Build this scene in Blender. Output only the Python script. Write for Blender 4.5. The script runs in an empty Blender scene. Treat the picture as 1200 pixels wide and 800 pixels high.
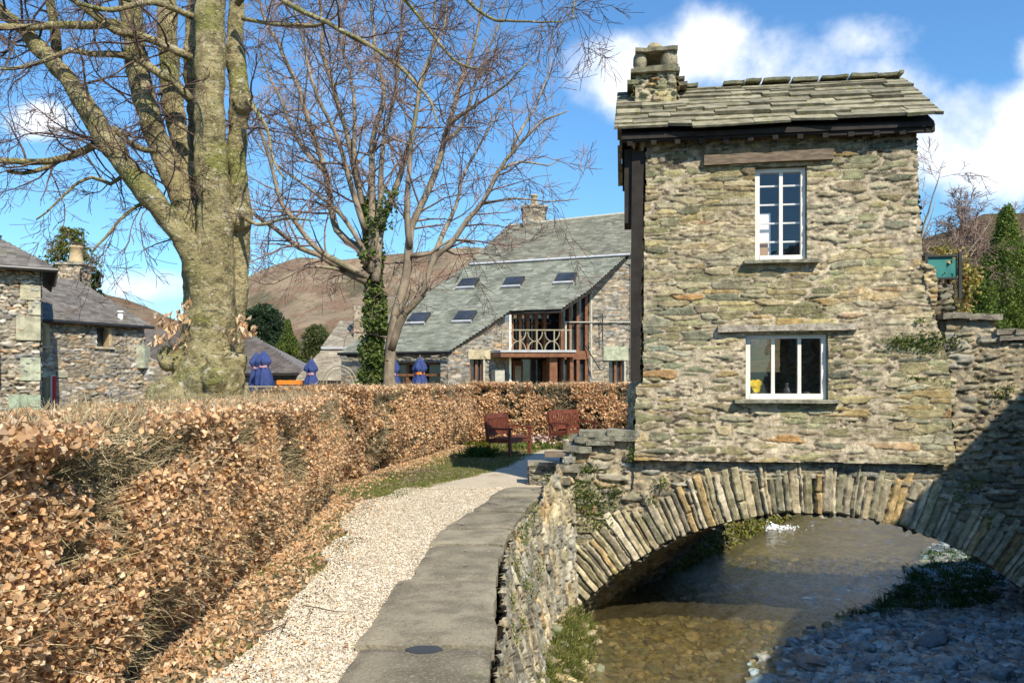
import bpy, math, random
import numpy as np
from mathutils import Vector
rng = np.random.default_rng(7); random.seed(7)
R = math.radians
S = bpy.context.scene
COL = S.collection
# ------------------------------------------------------------------ camera, light, exposure
F = 933.0; EYE = 1.7; HZ = 447.0
cd = bpy.data.cameras.new('camera'); cam = bpy.data.objects.new('camera', cd); COL.objects.link(cam)
cam.location = (0, 0, EYE); cam.rotation_euler = (R(90), 0, 0)
cd.sensor_width = 36; cd.lens = F*36/1200; cd.shift_y = (HZ-400)/1200; cd.clip_start = .05; cd.clip_end = 20000
S.camera = cam
SUN_EL = 44.0; SDX, SDY = .48, -.877            # horizontal direction towards the sun
sun_az = math.atan2(SDX, SDY)
w = bpy.data.worlds.new('World'); S.world = w; w.use_nodes = True
SKY_STR = .150; SUN_STR = 3.9
sl = bpy.data.lights.new('sun', 'SUN'); so = bpy.data.objects.new('sun', sl); COL.objects.link(so)
sl.energy = SUN_STR; sl.angle = R(.5); sl.color = (1, .915, .765)
c_ = math.cos(R(SUN_EL)); sunv = Vector((SDX*c_, SDY*c_, math.sin(R(SUN_EL)))).normalized()
so.rotation_euler = sunv.to_track_quat('Z', 'Y').to_euler()
S.view_settings.view_transform = 'Standard'; S.view_settings.look = 'None'; S.view_settings.gamma = 1
S.view_settings.exposure = .74
S.render.engine = 'CYCLES'
S.cycles.max_bounces = 8; S.cycles.transparent_max_bounces = 16; S.cycles.caustics_reflective = False; S.cycles.caustics_refractive = False

class NT:
    """small node-tree writer"""
    def __init__(s, nt): s.nt = nt; s.n = nt.nodes; s.l = nt.links
    def node(s, t, **k):
        nd = s.n.new(t)
        for a, b in k.items():
            if a.startswith('i_'): nd.inputs[int(a[2:]) if a[2:].isdigit() else a[2:].replace('_', ' ')].default_value = b
            else: setattr(nd, a, b)
        return nd
    def link(s, a, b): s.l.new(a, b)
    def math(s, op, a, b=None, c=None, clamp=False):
        nd = s.n.new('ShaderNodeMath'); nd.operation = op; nd.use_clamp = clamp
        for i, v in enumerate((a, b, c)):
            if v is None: continue
            if isinstance(v, (int, float)): nd.inputs[i].default_value = v
            else: s.l.new(v, nd.inputs[i])
        return nd.outputs[0]
    def mix(s, f, a, b, mode='MIX'):
        nd = s.n.new('ShaderNodeMix'); nd.data_type = 'RGBA'; nd.blend_type = mode
        for i, v in ((0, f), (6, a), (7, b)):
            if isinstance(v, (int, float)): nd.inputs[i].default_value = v
            elif isinstance(v, tuple): nd.inputs[i].default_value = (*v, 1)[:4]
            else: s.l.new(v, nd.inputs[i])
        return nd.outputs[2]
    def noise(s, scale, detail=4, rough=.55, vec=None, dist=0, out=0):
        nd = s.n.new('ShaderNodeTexNoise'); nd.inputs['Scale'].default_value = scale; nd.inputs['Detail'].default_value = detail
        nd.inputs['Roughness'].default_value = rough; nd.inputs['Distortion'].default_value = dist
        if vec is not None: s.l.new(vec, nd.inputs['Vector'])
        return nd.outputs[out]
    def schlick(s, f0, normal=None, p=5):      # reflectance by angle, the same from both sides
        lw = s.n.new('ShaderNodeLayerWeight'); lw.inputs['Blend'].default_value = .5
        if normal is not None: s.l.new(normal, lw.inputs['Normal'])
        return s.math('MULTIPLY_ADD', s.math('POWER', lw.outputs['Facing'], p), 1-f0, f0, clamp=True)
    def step(s, v, a, b):
        nd = s.n.new('ShaderNodeMapRange'); nd.interpolation_type = 'SMOOTHSTEP'
        nd.inputs[1].default_value = a; nd.inputs[2].default_value = b; s.l.new(v, nd.inputs[0]); return nd.outputs[0]

# sky: Nishita with drifting cumulus laid out by direction
t = NT(w.node_tree); t.n.clear()
sky = t.node('ShaderNodeTexSky', sky_type='NISHITA', sun_disc=False, sun_elevation=R(SUN_EL), sun_rotation=sun_az, air_density=1.25, dust_density=.25, ozone_density=3.0)
tc = t.node('ShaderNodeTexCoord'); sep = t.node('ShaderNodeSeparateXYZ'); t.link(tc.outputs['Generated'], sep.inputs[0])
ay = t.math('MAXIMUM', t.math('ABSOLUTE', sep.outputs[1]), .05)
tx = t.math('DIVIDE', sep.outputs[0], ay); tz = t.math('DIVIDE', sep.outputs[2], ay)
cmb = t.node('ShaderNodeCombineXYZ'); t.link(tx, cmb.inputs[0]); t.link(tz, cmb.inputs[1]); t.link(sep.outputs[1], cmb.inputs[2])
n1 = t.noise(3.2, 9, .58, cmb.outputs[0], .25); n2 = t.noise(9, 6, .6, cmb.outputs[0])
acc = None
for (px, py, rx, ry) in [(745, 85, 95, 62), (835, 55, 110, 60), (930, 75, 120, 70), (1020, 110, 110, 75), (1100, 165, 120, 75), (1180, 190, 120, 85), (1010, 45, 100, 42),
                         (1215, 150, 90, 60), (1290, 60, 110, 60), (45, 142, 46, 26), (175, 335, 95, 26), (60, 345, 60, 22), (-160, 200, 120, 60), (1500, 300, 240, 70), (700, 330, 160, 18)]:
    dx = t.math('MULTIPLY', t.math('SUBTRACT', tx, (px-600)/F), F/rx); dz = t.math('MULTIPLY', t.math('SUBTRACT', tz, (HZ-py)/F), F/ry)
    d = t.math('SUBTRACT', 1, t.math('ADD', t.math('MULTIPLY', dx, dx), t.math('MULTIPLY', dz, dz)))
    acc = d if acc is None else t.math('MAXIMUM', acc, d)
acc = t.math('MAXIMUM', acc, -1.6)
dens = t.math('ADD', t.math('ADD', acc, t.math('MULTIPLY', t.math('SUBTRACT', n1, .5), 3.6)), t.math('MULTIPLY', t.math('SUBTRACT', n2, .5), 1.3))
mask = t.math('MULTIPLY', t.step(dens, -.1, 1.15), .93)
shade = t.step(t.noise(4.5, 6, .55, cmb.outputs[0]), .38, .62)
ccol = t.mix(shade, (4.3, 4.55, 5.0), (6.2, 6.1, 6.0))
wisp = t.math('MULTIPLY', t.step(t.noise(2.2, 7, .65, cmb.outputs[0], .5), .55, .8), .22)
skc = t.mix(wisp, t.mix(1.0, sky.outputs[0], (.38, .60, .77), 'MULTIPLY'), (4.4, 4.8, 5.3))
bg = t.node('ShaderNodeBackground', i_1=SKY_STR); wo = t.node('ShaderNodeOutputWorld')
t.link(t.mix(mask, skc, ccol), bg.inputs[0]); t.link(bg.outputs[0], wo.inputs[0])

# ------------------------------------------------------------------ helpers
def P(px, py, Y): return np.array([(px-600)/F*Y, Y, EYE-(py-HZ)/F*Y])
def G(px, py, z): Y = F*(EYE-z)/(py-HZ); return np.array([(px-600)/F*Y, Y, z])
def ray(px, py, O, N, off=0):
    d = np.array([(px-600)/F, 1, (HZ-py)/F]); e = np.array([0, 0, EYE]); O = np.asarray(O, float); N = np.asarray(N, float)
    return e + d*(np.dot(O-e, N)+off)/np.dot(d, N)
def unit(v): v = np.asarray(v, float); return v/np.linalg.norm(v)
ORI = {}
def tag(o, label=None, cat=None, group=None, kind=None):
    if label: o['label'] = label
    if cat: o['category'] = cat
    if group: o['group'] = group
    if kind: o['kind'] = kind
    return o
def thing(name, label, cat, loc=(0, 0, 0), group=None, rz=0):
    o = bpy.data.objects.new(name, None); COL.objects.link(o); o.location = tuple(float(a) for a in loc); o.rotation_euler = (0, 0, rz); o.empty_display_size = .2
    ORI[o] = np.array(loc, float); return tag(o, label, cat, group)
class MB:
    def __init__(s): s.v = []; s.q = []; s.t = []; s.c = []; s.n = 0
    def add(s, v, q=None, t=None, c=(1, 1, 1)):
        v = np.asarray(v, float).reshape(-1, 3); s.v.append(v)
        c = np.asarray(c, float); s.c.append(np.tile(c, (len(v), 1)) if c.ndim == 1 else c)
        if q is not None and len(q): s.q.append(np.asarray(q).reshape(-1, 4)+s.n)
        if t is not None and len(t): s.t.append(np.asarray(t).reshape(-1, 3)+s.n)
        s.n += len(v); return s
    def box(s, p8, c=(1, 1, 1)):
        return s.add(p8, [[0, 3, 2, 1], [4, 5, 6, 7], [0, 1, 5, 4], [1, 2, 6, 5], [2, 3, 7, 6], [3, 0, 4, 7]], c=c)
    def bx(s, x0, x1, y0, y1, z0, z1, c=(1, 1, 1)):
        return s.box([(x0, y0, z0), (x1, y0, z0), (x1, y1, z0), (x0, y1, z0), (x0, y0, z1), (x1, y0, z1), (x1, y1, z1), (x0, y1, z1)], c)
    def prism(s, pts, ext, c=(1, 1, 1)):           # polygon extruded along ext
        pts = np.asarray(pts, float); n = len(pts); v = np.vstack([pts, pts+np.asarray(ext, float)])
        ctr = v.reshape(2, n, 3).mean(1); v = np.vstack([v, ctr])
        q = [[i, (i+1) % n, n+(i+1) % n, n+i] for i in range(n)]
        tr = [[2*n, (i+1) % n, i] for i in range(n)]+[[2*n+1, n+i, n+(i+1) % n] for i in range(n)]
        return s.add(v, q, tr, c)
    def tube(s, pts, rad, k=8, c=(1, 1, 1), cap=True):
        pts = np.asarray(pts, float); n = len(pts); rad = np.broadcast_to(np.asarray(rad, float), (n,))
        tg = np.gradient(pts, axis=0); tg /= np.linalg.norm(tg, axis=1)[:, None]+1e-9
        ref = np.array([0, 0, 1.]) if abs(tg[:, 2]).mean() < .8 else np.array([1., .13, 0])
        a = np.cross(tg, ref); a /= np.linalg.norm(a, axis=1)[:, None]+1e-9; b = np.cross(tg, a)
        th = np.arange(k)*2*math.pi/k
        v = pts[:, None]+rad[:, None, None]*(np.cos(th)[None, :, None]*a[:, None]+np.sin(th)[None, :, None]*b[:, None])
        v = v.reshape(-1, 3); i = np.arange(n-1)[:, None]*k; j = np.arange(k)[None]; j2 = (j+1) % k
        q = np.stack([i+j, i+j2, i+k+j2, i+k+j], -1).reshape(-1, 4)
        tr = None
        if cap:
            v = np.vstack([v, pts[0], pts[-1]]); m = n*k; jj = np.arange(k); j2 = (jj+1) % k
            tr = np.vstack([np.stack([np.full(k, m), j2, jj], -1), np.stack([np.full(k, m+1), (n-1)*k+jj, (n-1)*k+j2], -1)])
        return s.add(v, q, tr, c)
    def build(s, name, mat, parent=None, smooth=False, base=None, label=None):
        v = np.vstack(s.v); c = np.vstack(s.c)
        if parent is not None: o0 = ORI[parent]
        elif base is not None: o0 = np.array(base, float)
        else: o0 = np.array([(v[:, 0].min()+v[:, 0].max())/2, (v[:, 1].min()+v[:, 1].max())/2, v[:, 2].min()])
        me = bpy.data.meshes.new(name); v = v-o0
        q = np.vstack(s.q) if s.q else np.zeros((0, 4), int); tr = np.vstack(s.t) if s.t else np.zeros((0, 3), int)
        me.vertices.add(len(v)); me.vertices.foreach_set('co', v.astype(np.float32).ravel())
        me.loops.add(q.size+tr.size); me.loops.foreach_set('vertex_index', np.concatenate([q.ravel(), tr.ravel()]).astype(np.int32))
        me.polygons.add(len(q)+len(tr)); st = np.concatenate([np.arange(len(q))*4, q.size+np.arange(len(tr))*3]).astype(np.int32)
        me.polygons.foreach_set('loop_start', st)
        me.polygons.foreach_set('use_smooth', np.full(len(st), bool(smooth)))
        me.update(calc_edges=True); me.validate()
        at = me.color_attributes.new('Col', 'FLOAT_COLOR', 'POINT')
        if len(me.vertices) == len(c): at.data.foreach_set('color', np.hstack([c, np.ones((len(c), 1))]).astype(np.float32).ravel())
        me.materials.append(mat); o = bpy.data.objects.new(name, me); COL.objects.link(o)
        if parent is not None: o.parent = parent
        else: o.location = tuple(float(a) for a in o0)
        ORI[o] = o0
        if label: o['label'] = label
        return o
def copy_tree(o, parent=None):
    c = o.copy(); COL.objects.link(c); c.parent = parent; ORI[c] = ORI.get(o)
    for ch in list(o.children): copy_tree(ch, c)
    return c
def kids(name, o):
    return [c for c in o.children if c.name.split('.')[0] == name]

# materials ----------------------------------------------------------
MATS = {}
def mat(name, c1=(.3, .3, .3), c2=None, scale=6, attr=False, bump=None, rough=.85, spots=None, spec=.3, transl=0, metal=0, stretch=None, rough2=None, sat=None):
    if name in MATS: return MATS[name]
    m = bpy.data.materials.new(name); m.use_nodes = True; t = NT(m.node_tree)
    b = t.n['Principled BSDF']; tc = t.node('ShaderNodeTexCoord'); vec = tc.outputs['Object']
    if stretch:
        mp = t.node('ShaderNodeMapping'); mp.inputs['Scale'].default_value = stretch; t.link(vec, mp.inputs[0]); vec = mp.outputs[0]
    col = (*c1, 1)
    c2 = c2 or tuple(x*.7 for x in c1)
    n = t.noise(scale, 6, .62, vec, .2); f = t.step(n, .36, .64); cc = t.mix(f, c1, c2)
    if attr:
        a = t.node('ShaderNodeAttribute', attribute_name='Col'); cc = t.mix(1.0, a.outputs['Color'], cc, 'MULTIPLY')
    for sp in (spots or []):                      # (colour, scale, lo, hi, strength)
        f = t.math('MULTIPLY', t.step(t.noise(sp[1], 5, .6, vec), sp[2], sp[3]), sp[4]); cc = t.mix(f, cc, sp[0])
    t.link(cc, b.inputs['Base Color'])
    b.inputs['Roughness'].default_value = rough; b.inputs['Specular IOR Level'].default_value = spec; b.inputs['Metallic'].default_value = metal
    if rough2 is not None:
        mr = t.node('ShaderNodeMapRange'); t.link(t.noise(scale*1.7, 4, .6, vec), mr.inputs[0]); mr.inputs[1].default_value = .3; mr.inputs[2].default_value = .7
        mr.inputs[3].default_value = rough; mr.inputs[4].default_value = rough2; t.link(mr.outputs[0], b.inputs['Roughness'])
    if bump:
        prev = None
        for (sc, st, di) in bump:
            bp = t.node('ShaderNodeBump'); bp.inputs['Strength'].default_value = st; bp.inputs['Distance'].default_value = di
            t.link(t.noise(sc, 8, .65, vec), bp.inputs['Height'])
            if prev: t.link(prev, bp.inputs['Normal'])
            prev = bp.outputs[0]
        t.link(prev, b.inputs['Normal'])
    if transl:
        tr = t.node('ShaderNodeBsdfTranslucent'); t.link(cc, tr.inputs[0]); ms = t.node('ShaderNodeMixShader', i_0=transl)
        t.link(b.outputs[0], ms.inputs[1]); t.link(tr.outputs[0], ms.inputs[2]); t.link(ms.outputs[0], t.n['Material Output'].inputs[0])
    MATS[name] = m; return m
def W1(a=.82, b=1.18): return ((b, b, b), (a, a, a))
wht = ((1.12, 1.12, 1.12)); lo = ((.72, .70, .68))
m_stone = mat('rubble_stone', (1.15, 1.15, 1.12), (.66, .64, .62), 9, True, [(75, .8, .014), (22, .6, .03)], .92, [((.60, .55, .42), 30, .60, .68, .55), ((.12, .12, .05), 7, .60, .74, .35), ((.06, .05, .035), 42, .57, .66, .6)])
m_bridge = mat('bridge_stone', (1.15, 1.13, 1.1), (.6, .58, .55), 8, True, [(65, .8, .015), (20, .6, .03)], .92, [((.60, .56, .46), 22, .60, .68, .6), ((.15, .16, .045), 5, .57, .68, .5), ((.06, .05, .035), 38, .57, .66, .55)])
m_farstone = mat('far_stone', (1.12, 1.1, 1.1), (.72, .7, .68), 5, True, [(25, .4, .03)], .92)
m_slab = mat('roof_slab', (1.15, 1.15, 1.1), (.62, .62, .58), 7, True, [(45, .6, .012), (9, .4, .03)], .9, [((.20, .19, .05), 6, .58, .68, .75), ((.45, .45, .38), 28, .66, .74, .45)])
m_slate = mat('roof_slate', (1.1, 1.1, 1.1), (.75, .75, .75), 1.5, True, [(20, .3, .02)], .75, [((.16, .16, .07), 1.1, .6, .75, .4)])
m_flag = mat('flagstone', (1.5, 1.42, 1.24), (.85, .80, .70), 3.2, True, [(90, .8, .008), (30, .6, .012)], .88, [((.36, .33, .24), 45, .54, .62, .55), ((.08, .07, .055), 55, .56, .66, .65), ((.035, .03, .03), 3.1, .66, .69, .8), ((.50, .47, .38), 24, .66, .72, .7), ((.20, .15, .08), 13, .62, .72, .5), ((.11, .13, .04), 5, .63, .75, .45)])
m_gravel = mat('path_gravel', (.62, .54, .41), (.44, .36, .25), 38, False, [(90, .9, .012), (30, .5, .02)], .95, [((.72, .66, .54), 70, .57, .68, .8), ((.27, .2, .12), 2.2, .52, .72, .5)])
m_peb = mat('loose_stone', (1.1, 1.1, 1.1), (.75, .75, .75), 15, True, [(60, .3, .005)], .8)
m_rock = mat('river_stone', (1.15, 1.15, 1.15), (.6, .6, .6), 9, True, [(40, .5, .01)], .62, [((.35, .35, .3), 22, .66, .75, .4)], .5)
m_soil = mat('soil_and_grass', (.20, .15, .085), (.13, .105, .05), 5, False, [(50, .9, .03), (11, .5, .05)], .95, [((.30, .23, .15), 24, .58, .7, .6), ((.11, .13, .03), 1.6, .52, .66, .55)])
m_bark = mat('beech_bark', (.44, .37, .19), (.24, .20, .09), 4.5, False, [(60, 1, .02), (22, 1, .04)], .9, [((.20, .21, .04), 1.7, .5, .64, .7), ((.10, .085, .05), 7, .54, .64, .65), ((.06, .05, .035), 26, .56, .62, .65), ((.62, .57, .44), 34, .60, .64, .75), ((.56, .51, .38), 8, .60, .66, .7)], stretch=(.8, .8, 1.15))
m_bark2 = mat('pale_bark', (.33, .27, .19), (.16, .125, .09), 5, False, [(30, .4, .02)], .9, [((.15, .17, .05), 2, .56, .68, .5)], stretch=(1, 1, .4))
m_twig = mat('twig', (.16, .105, .08), (.09, .06, .05), 3, False, None, .9)
m_twig2 = mat('purple_twig', (.30, .205, .155), (.17, .115, .095), 3, False, None, .9)
m_leaf = mat('dry_beech_leaf', (1.12, 1.07, 1.0), (.88, .86, .82), 12, True, None, .6, None, .35, transl=.35)
m_green = mat('green_leaf', (1.1, 1.1, 1.0), (.75, .8, .7), 6, True, None, .6, None, .35, transl=.25)
m_hedgetwig = mat('hedge_twig', (1.1, 1.1, 1.1), (.7, .7, .7), 9, True, None, .85)
m_core = mat('hedge_core', (.085, .06, .035), (.05, .038, .022), 14, False, [(25, 1, .08)], .95)
m_white = mat('white_paint', (.86, .82, .73), (.78, .74, .65), 9, False, [(80, .15, .003)], .5)
m_wood = mat('weathered_wood', (.24, .18, .12), (.13, .095, .065), 4, False, [(30, .5, .01)], .8, None, .3, stretch=(1, 8, 8))
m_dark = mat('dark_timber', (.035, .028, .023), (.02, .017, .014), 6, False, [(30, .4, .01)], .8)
m_brown = mat('brown_frame', (.24, .105, .05), (.15, .065, .032), 6, False, None, .55)
m_orange = mat('orange_paint', (.75, .23, .02), (.66, .19, .02), 4, False, None, .6)
m_bench = mat('bench_wood', (.19, .055, .03), (.11, .032, .02), 9, False, [(60, .3, .005)], .55)
m_blue = mat('blue_canvas', (.04, .065, .20), (.03, .045, .13), 5, False, [(12, .4, .03)], .85)
m_pink = mat('pink_canvas', (.5, .28, .30), (.42, .22, .25), 5, False, None, .85)
m_rail = mat('cream_metal', (.36, .32, .21), (.28, .25, .17), 4, False, None, .5)
m_gutter = mat('black_gutter', (.02, .02, .022), (.03, .03, .03), 4, False, None, .4)
m_hill = mat('fellside', (.46, .345, .225), (.31, .24, .16), .035, False, [(.05, 1, 14), (.3, 1, 4)], 1, [((.14, .13, .07), .014, .48, .58, .75), ((.31, .19, .125), .045, .48, .58, .75), ((.10, .095, .06), .03, .58, .66, .6), ((.40, .36, .31), .16, .58, .68, .5), ((.12, .11, .07), .11, .58, .68, .5)], 0, stretch=(1, .28, 1))
m_wooded = mat('wooded_slope', (.15, .11, .06), (.09, .085, .04), .2, False, [(1.2, 1, 1)], 1, None, 0)
m_teal = mat('teal_panel', (.05, .24, .21), (.03, .17, .15), 3, False, None, .5)
m_darkmetal = mat('dark_metal', (.05, .055, .055), (.04, .04, .04), 4, False, None, .45)
m_pot = mat('pale_pot', (.50, .47, .38), (.38, .36, .28), 9, False, None, .85)
m_terra = mat('clay_pot', (.50, .38, .22), (.38, .28, .16), 9, False, [(30, .3, .01)], .85)
m_foam = mat('white_water', (.85, .88, .9), (.7, .74, .76), 20, False, [(25, .6, .03)], .35)
m_flash = mat('lead_flashing', (.5, .5, .5), (.4, .4, .4), 3, False, None, .5)
m_yellow = mat('yellow_petal', (.95, .74, .02), (.9, .62, .02), 9, False, None, .6, transl=.2)
m_inner = mat('interior_wall', (.12, .11, .10), (.08, .075, .07), 3, False, None, .9)
m_col = mat('painted_thing', (1, 1, 1), (.9, .9, .9), 5, True, None, .7)
def glass(name, tint=(.02, .025, .03), tr=.6):
    m = bpy.data.materials.new(name); m.use_nodes = True; t = NT(m.node_tree); t.n.remove(t.n['Principled BSDF'])
    g = t.node('ShaderNodeBsdfGlossy', i_Roughness=.02); g.inputs[0].default_value = (.95, .97, 1, 1)
    d = t.node('ShaderNodeBsdfTransparent'); d.inputs[0].default_value = (tr, tr, tr, 1)
    fr = t.schlick(.07); bp = t.node('ShaderNodeBump', i_Strength=.12, i_Distance=.02)
    tc = t.node('ShaderNodeTexCoord'); t.link(t.noise(3, 2, .5, tc.outputs['Object']), bp.inputs['Height']); t.link(bp.outputs[0], g.inputs['Normal'])
    ms = t.node('ShaderNodeMixShader'); t.link(fr, ms.inputs[0]); t.link(d.outputs[0], ms.inputs[1]); t.link(g.outputs[0], ms.inputs[2])
    t.link(ms.outputs[0], t.n['Material Output'].inputs[0]); return m
m_glass = glass('window_glass', tr=.92)
m_farglass = mat('dark_glass', (.025, .028, .03), (.05, .055, .06), 1.2, False, None, .08, None, .8)

# ------------------------------------------------------------------ stone maker
def H(*a):
    h = np.zeros(np.broadcast(*a).shape, np.uint32)
    with np.errstate(over='ignore'):
        for i, x in enumerate(a):
            h = (h ^ (np.asarray(x).astype(np.int64) & 0xffffffff).astype(np.uint32)*np.uint32(2654435761+i*40503*2)) * np.uint32(2246822519)
            h ^= h >> np.uint32(15)
        h = h*np.uint32(3266489917); h ^= h >> np.uint32(13)
    return h.astype(np.float64)/4294967296.0
def vn(u, v, seed=0):
    iu = np.floor(u); iv = np.floor(v); fu = u-iu; fv = v-iv; fu = fu*fu*(3-2*fu); fv = fv*fv*(3-2*fv); s = np.full_like(iu, seed)
    a = H(iu, iv, s); b = H(iu+1, iv, s); c = H(iu, iv+1, s); d = H(iu+1, iv+1, s)
    return (a*(1-fu)+b*fu)*(1-fv)+(c*(1-fu)+d*fu)*fv
def fbm(u, v, seed=0, o=4):
    r = 0; a = .5
    for i in range(o): r = r+a*(vn(u*2**i, v*2**i, seed+i)-.5); a *= .55
    return r
def ss(a, b, x): t = np.clip((x-a)/(b-a), 0, 1); return t*t*(3-2*t)
def jit(t, j, *key):
    i = np.floor(t); Ji = lambda k: (H(k, *key)-.5)*2*j
    i = np.where(t < i+Ji(i), i-1, i); i = np.where(t >= i+1+Ji(i+1), i+1, i)
    l = i+Ji(i); r = i+1+Ji(i+1); return i, (t-l)/(r-l), r-l
PAL_HOUSE = np.array([(.345, .31, .165), (.29, .285, .16), (.41, .345, .175), (.46, .34, .15), (.37, .33, .22), (.25, .25, .165), (.45, .375, .22), (.46, .27, .11), (.30, .245, .155), (.41, .385, .255)])
WT_HOUSE = np.array([5, 5, 4, 1.6, 3, 2.5, 3, .7, 1.5, 3])
PAL_BR = np.array([(.30, .27, .19), (.24, .23, .18), (.35, .31, .21), (.42, .32, .19), (.29, .28, .23), (.20, .19, .16), (.38, .35, .27)])
WT_BR = np.array([4, 3, 4, 1.5, 3, 2, 3.])
PAL_COT = np.array([(.36, .31, .23), (.28, .24, .18), (.42, .36, .27), (.23, .21, .18), (.40, .28, .17), (.45, .41, .34), (.26, .26, .23)])
WT_COT = np.array([4, 3, 4, 3, 2, 2, 2.])
def pick(pal, wt, h): return pal[np.searchsorted(np.cumsum(wt)/wt.sum(), h).clip(0, len(pal)-1)]
def rubble(u, v, seed=1, band=.30, blk=.8, lay=3, mort=.012, amp=.03, pal=PAL_HOUSE, wt=WT_HOUSE, mcol=(.50, .43, .32), mvar=.5, flat=1.0, soft=.03):
    """random rubble: bands > blocks > layers > stones. returns height and colour per point"""
    s = seed
    wv = v+fbm(u*.9, v*.9, s+50, 3)*.16+fbm(u*4, v*6, s+60, 3)*.045; wu = u+fbm(u*3, v*5, s+70, 3)*.07
    b, fb, hb = jit(wv/band, .25, np.full_like(u, s)); 
    k, fk, wk = jit(wu/blk+H(b, np.full_like(u, s+1))*3, .33, b, np.full_like(u, s+2))
    nl = np.floor(1.6+H(b, k, np.full_like(u, s+3))*lay).clip(1); 
    l, fl, hl = jit(fb*nl, .22, b, k, np.full_like(u, s+4)); l = l.clip(0, nl-1)
    t0 = np.where(l == 0, 0, l+(H(l, b, k, np.full_like(u, s+4))-.5)*.44); t1 = np.where(l == nl-1, nl, l+1+(H(l+1, b, k, np.full_like(u, s+4))-.5)*.44)
    fl = ((fb*nl-t0)/(t1-t0)).clip(0, 1); sh = (t1-t0)/nl*hb*band
    m = np.floor(1+H(b, k, l, np.full_like(u, s+5))*2.7).clip(1, 4)
    j, _, _ = jit(fk*m, .25, b, k, l+17); j = j.clip(0, m-1)
    e0 = np.where(j == 0, 0, j+(H(j, b, k, l+17)-.5)*.5); e1 = np.where(j == m-1, m, j+1+(H(j+1, b, k, l+17)-.5)*.5)
    fs = ((fk*m-e0)/(e1-e0)).clip(0, 1); sw = (e1-e0)/m*wk*blk
    r1 = H(b, k, l, j, np.full_like(u, s+6)); r2 = H(b, k, l, j, np.full_like(u, s+7)); r3 = H(b, k, l, j, np.full_like(u, s+8)); r4 = H(b, k, l, j, np.full_like(u, s+9))
    du = np.minimum(fs, 1-fs)*sw; dv = np.minimum(fl, 1-fl)*sh
    d = np.minimum(du, dv) - .012*np.exp(-(du+dv)/.03) + fbm(u*22, v*22, s+80, 2)*.012
    mw = mort*(.4+mvar*2*vn(u*1.6, v*1.6, s+90)*r4)
    prof = ss(mw, mw+soft*(.35+.8*r3), d)
    h = prof*amp*(.45+.75*r1)+prof*((fs-.5)*(r2-.5)*.6+(fl-.5)*(r3-.75)*.9)*amp+fbm(u*9, v*26, s+30, 3)*amp*.35*prof*flat+fbm(u*12, v*12, s+95, 3)*amp*.35*(1-prof)
    col = pick(pal, wt, r1*.999)*(.78+.42*r2)[..., None]*(1+.5*fbm(u*3, v*10, s+20, 3))[..., None]
    mc = np.array(mcol)*(.8+.5*fbm(u*2, v*2, s+33, 3)+.2*vn(u*.7, v*.7, s))[..., None]
    cm = ss(mw*.55, mw*1.25, d); gap = (vn(u*2.3, v*3.1, s+44) > .58)
    mc = np.where((gap & (cm < .5))[..., None], mc*.35, mc); h = np.where(gap, h-(1-prof)*.02, h)
    return h, mc*(1-cm)[..., None]+col*cm[..., None]
def rubble_old(*a, **k): return rubble(*a, **k)
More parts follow.
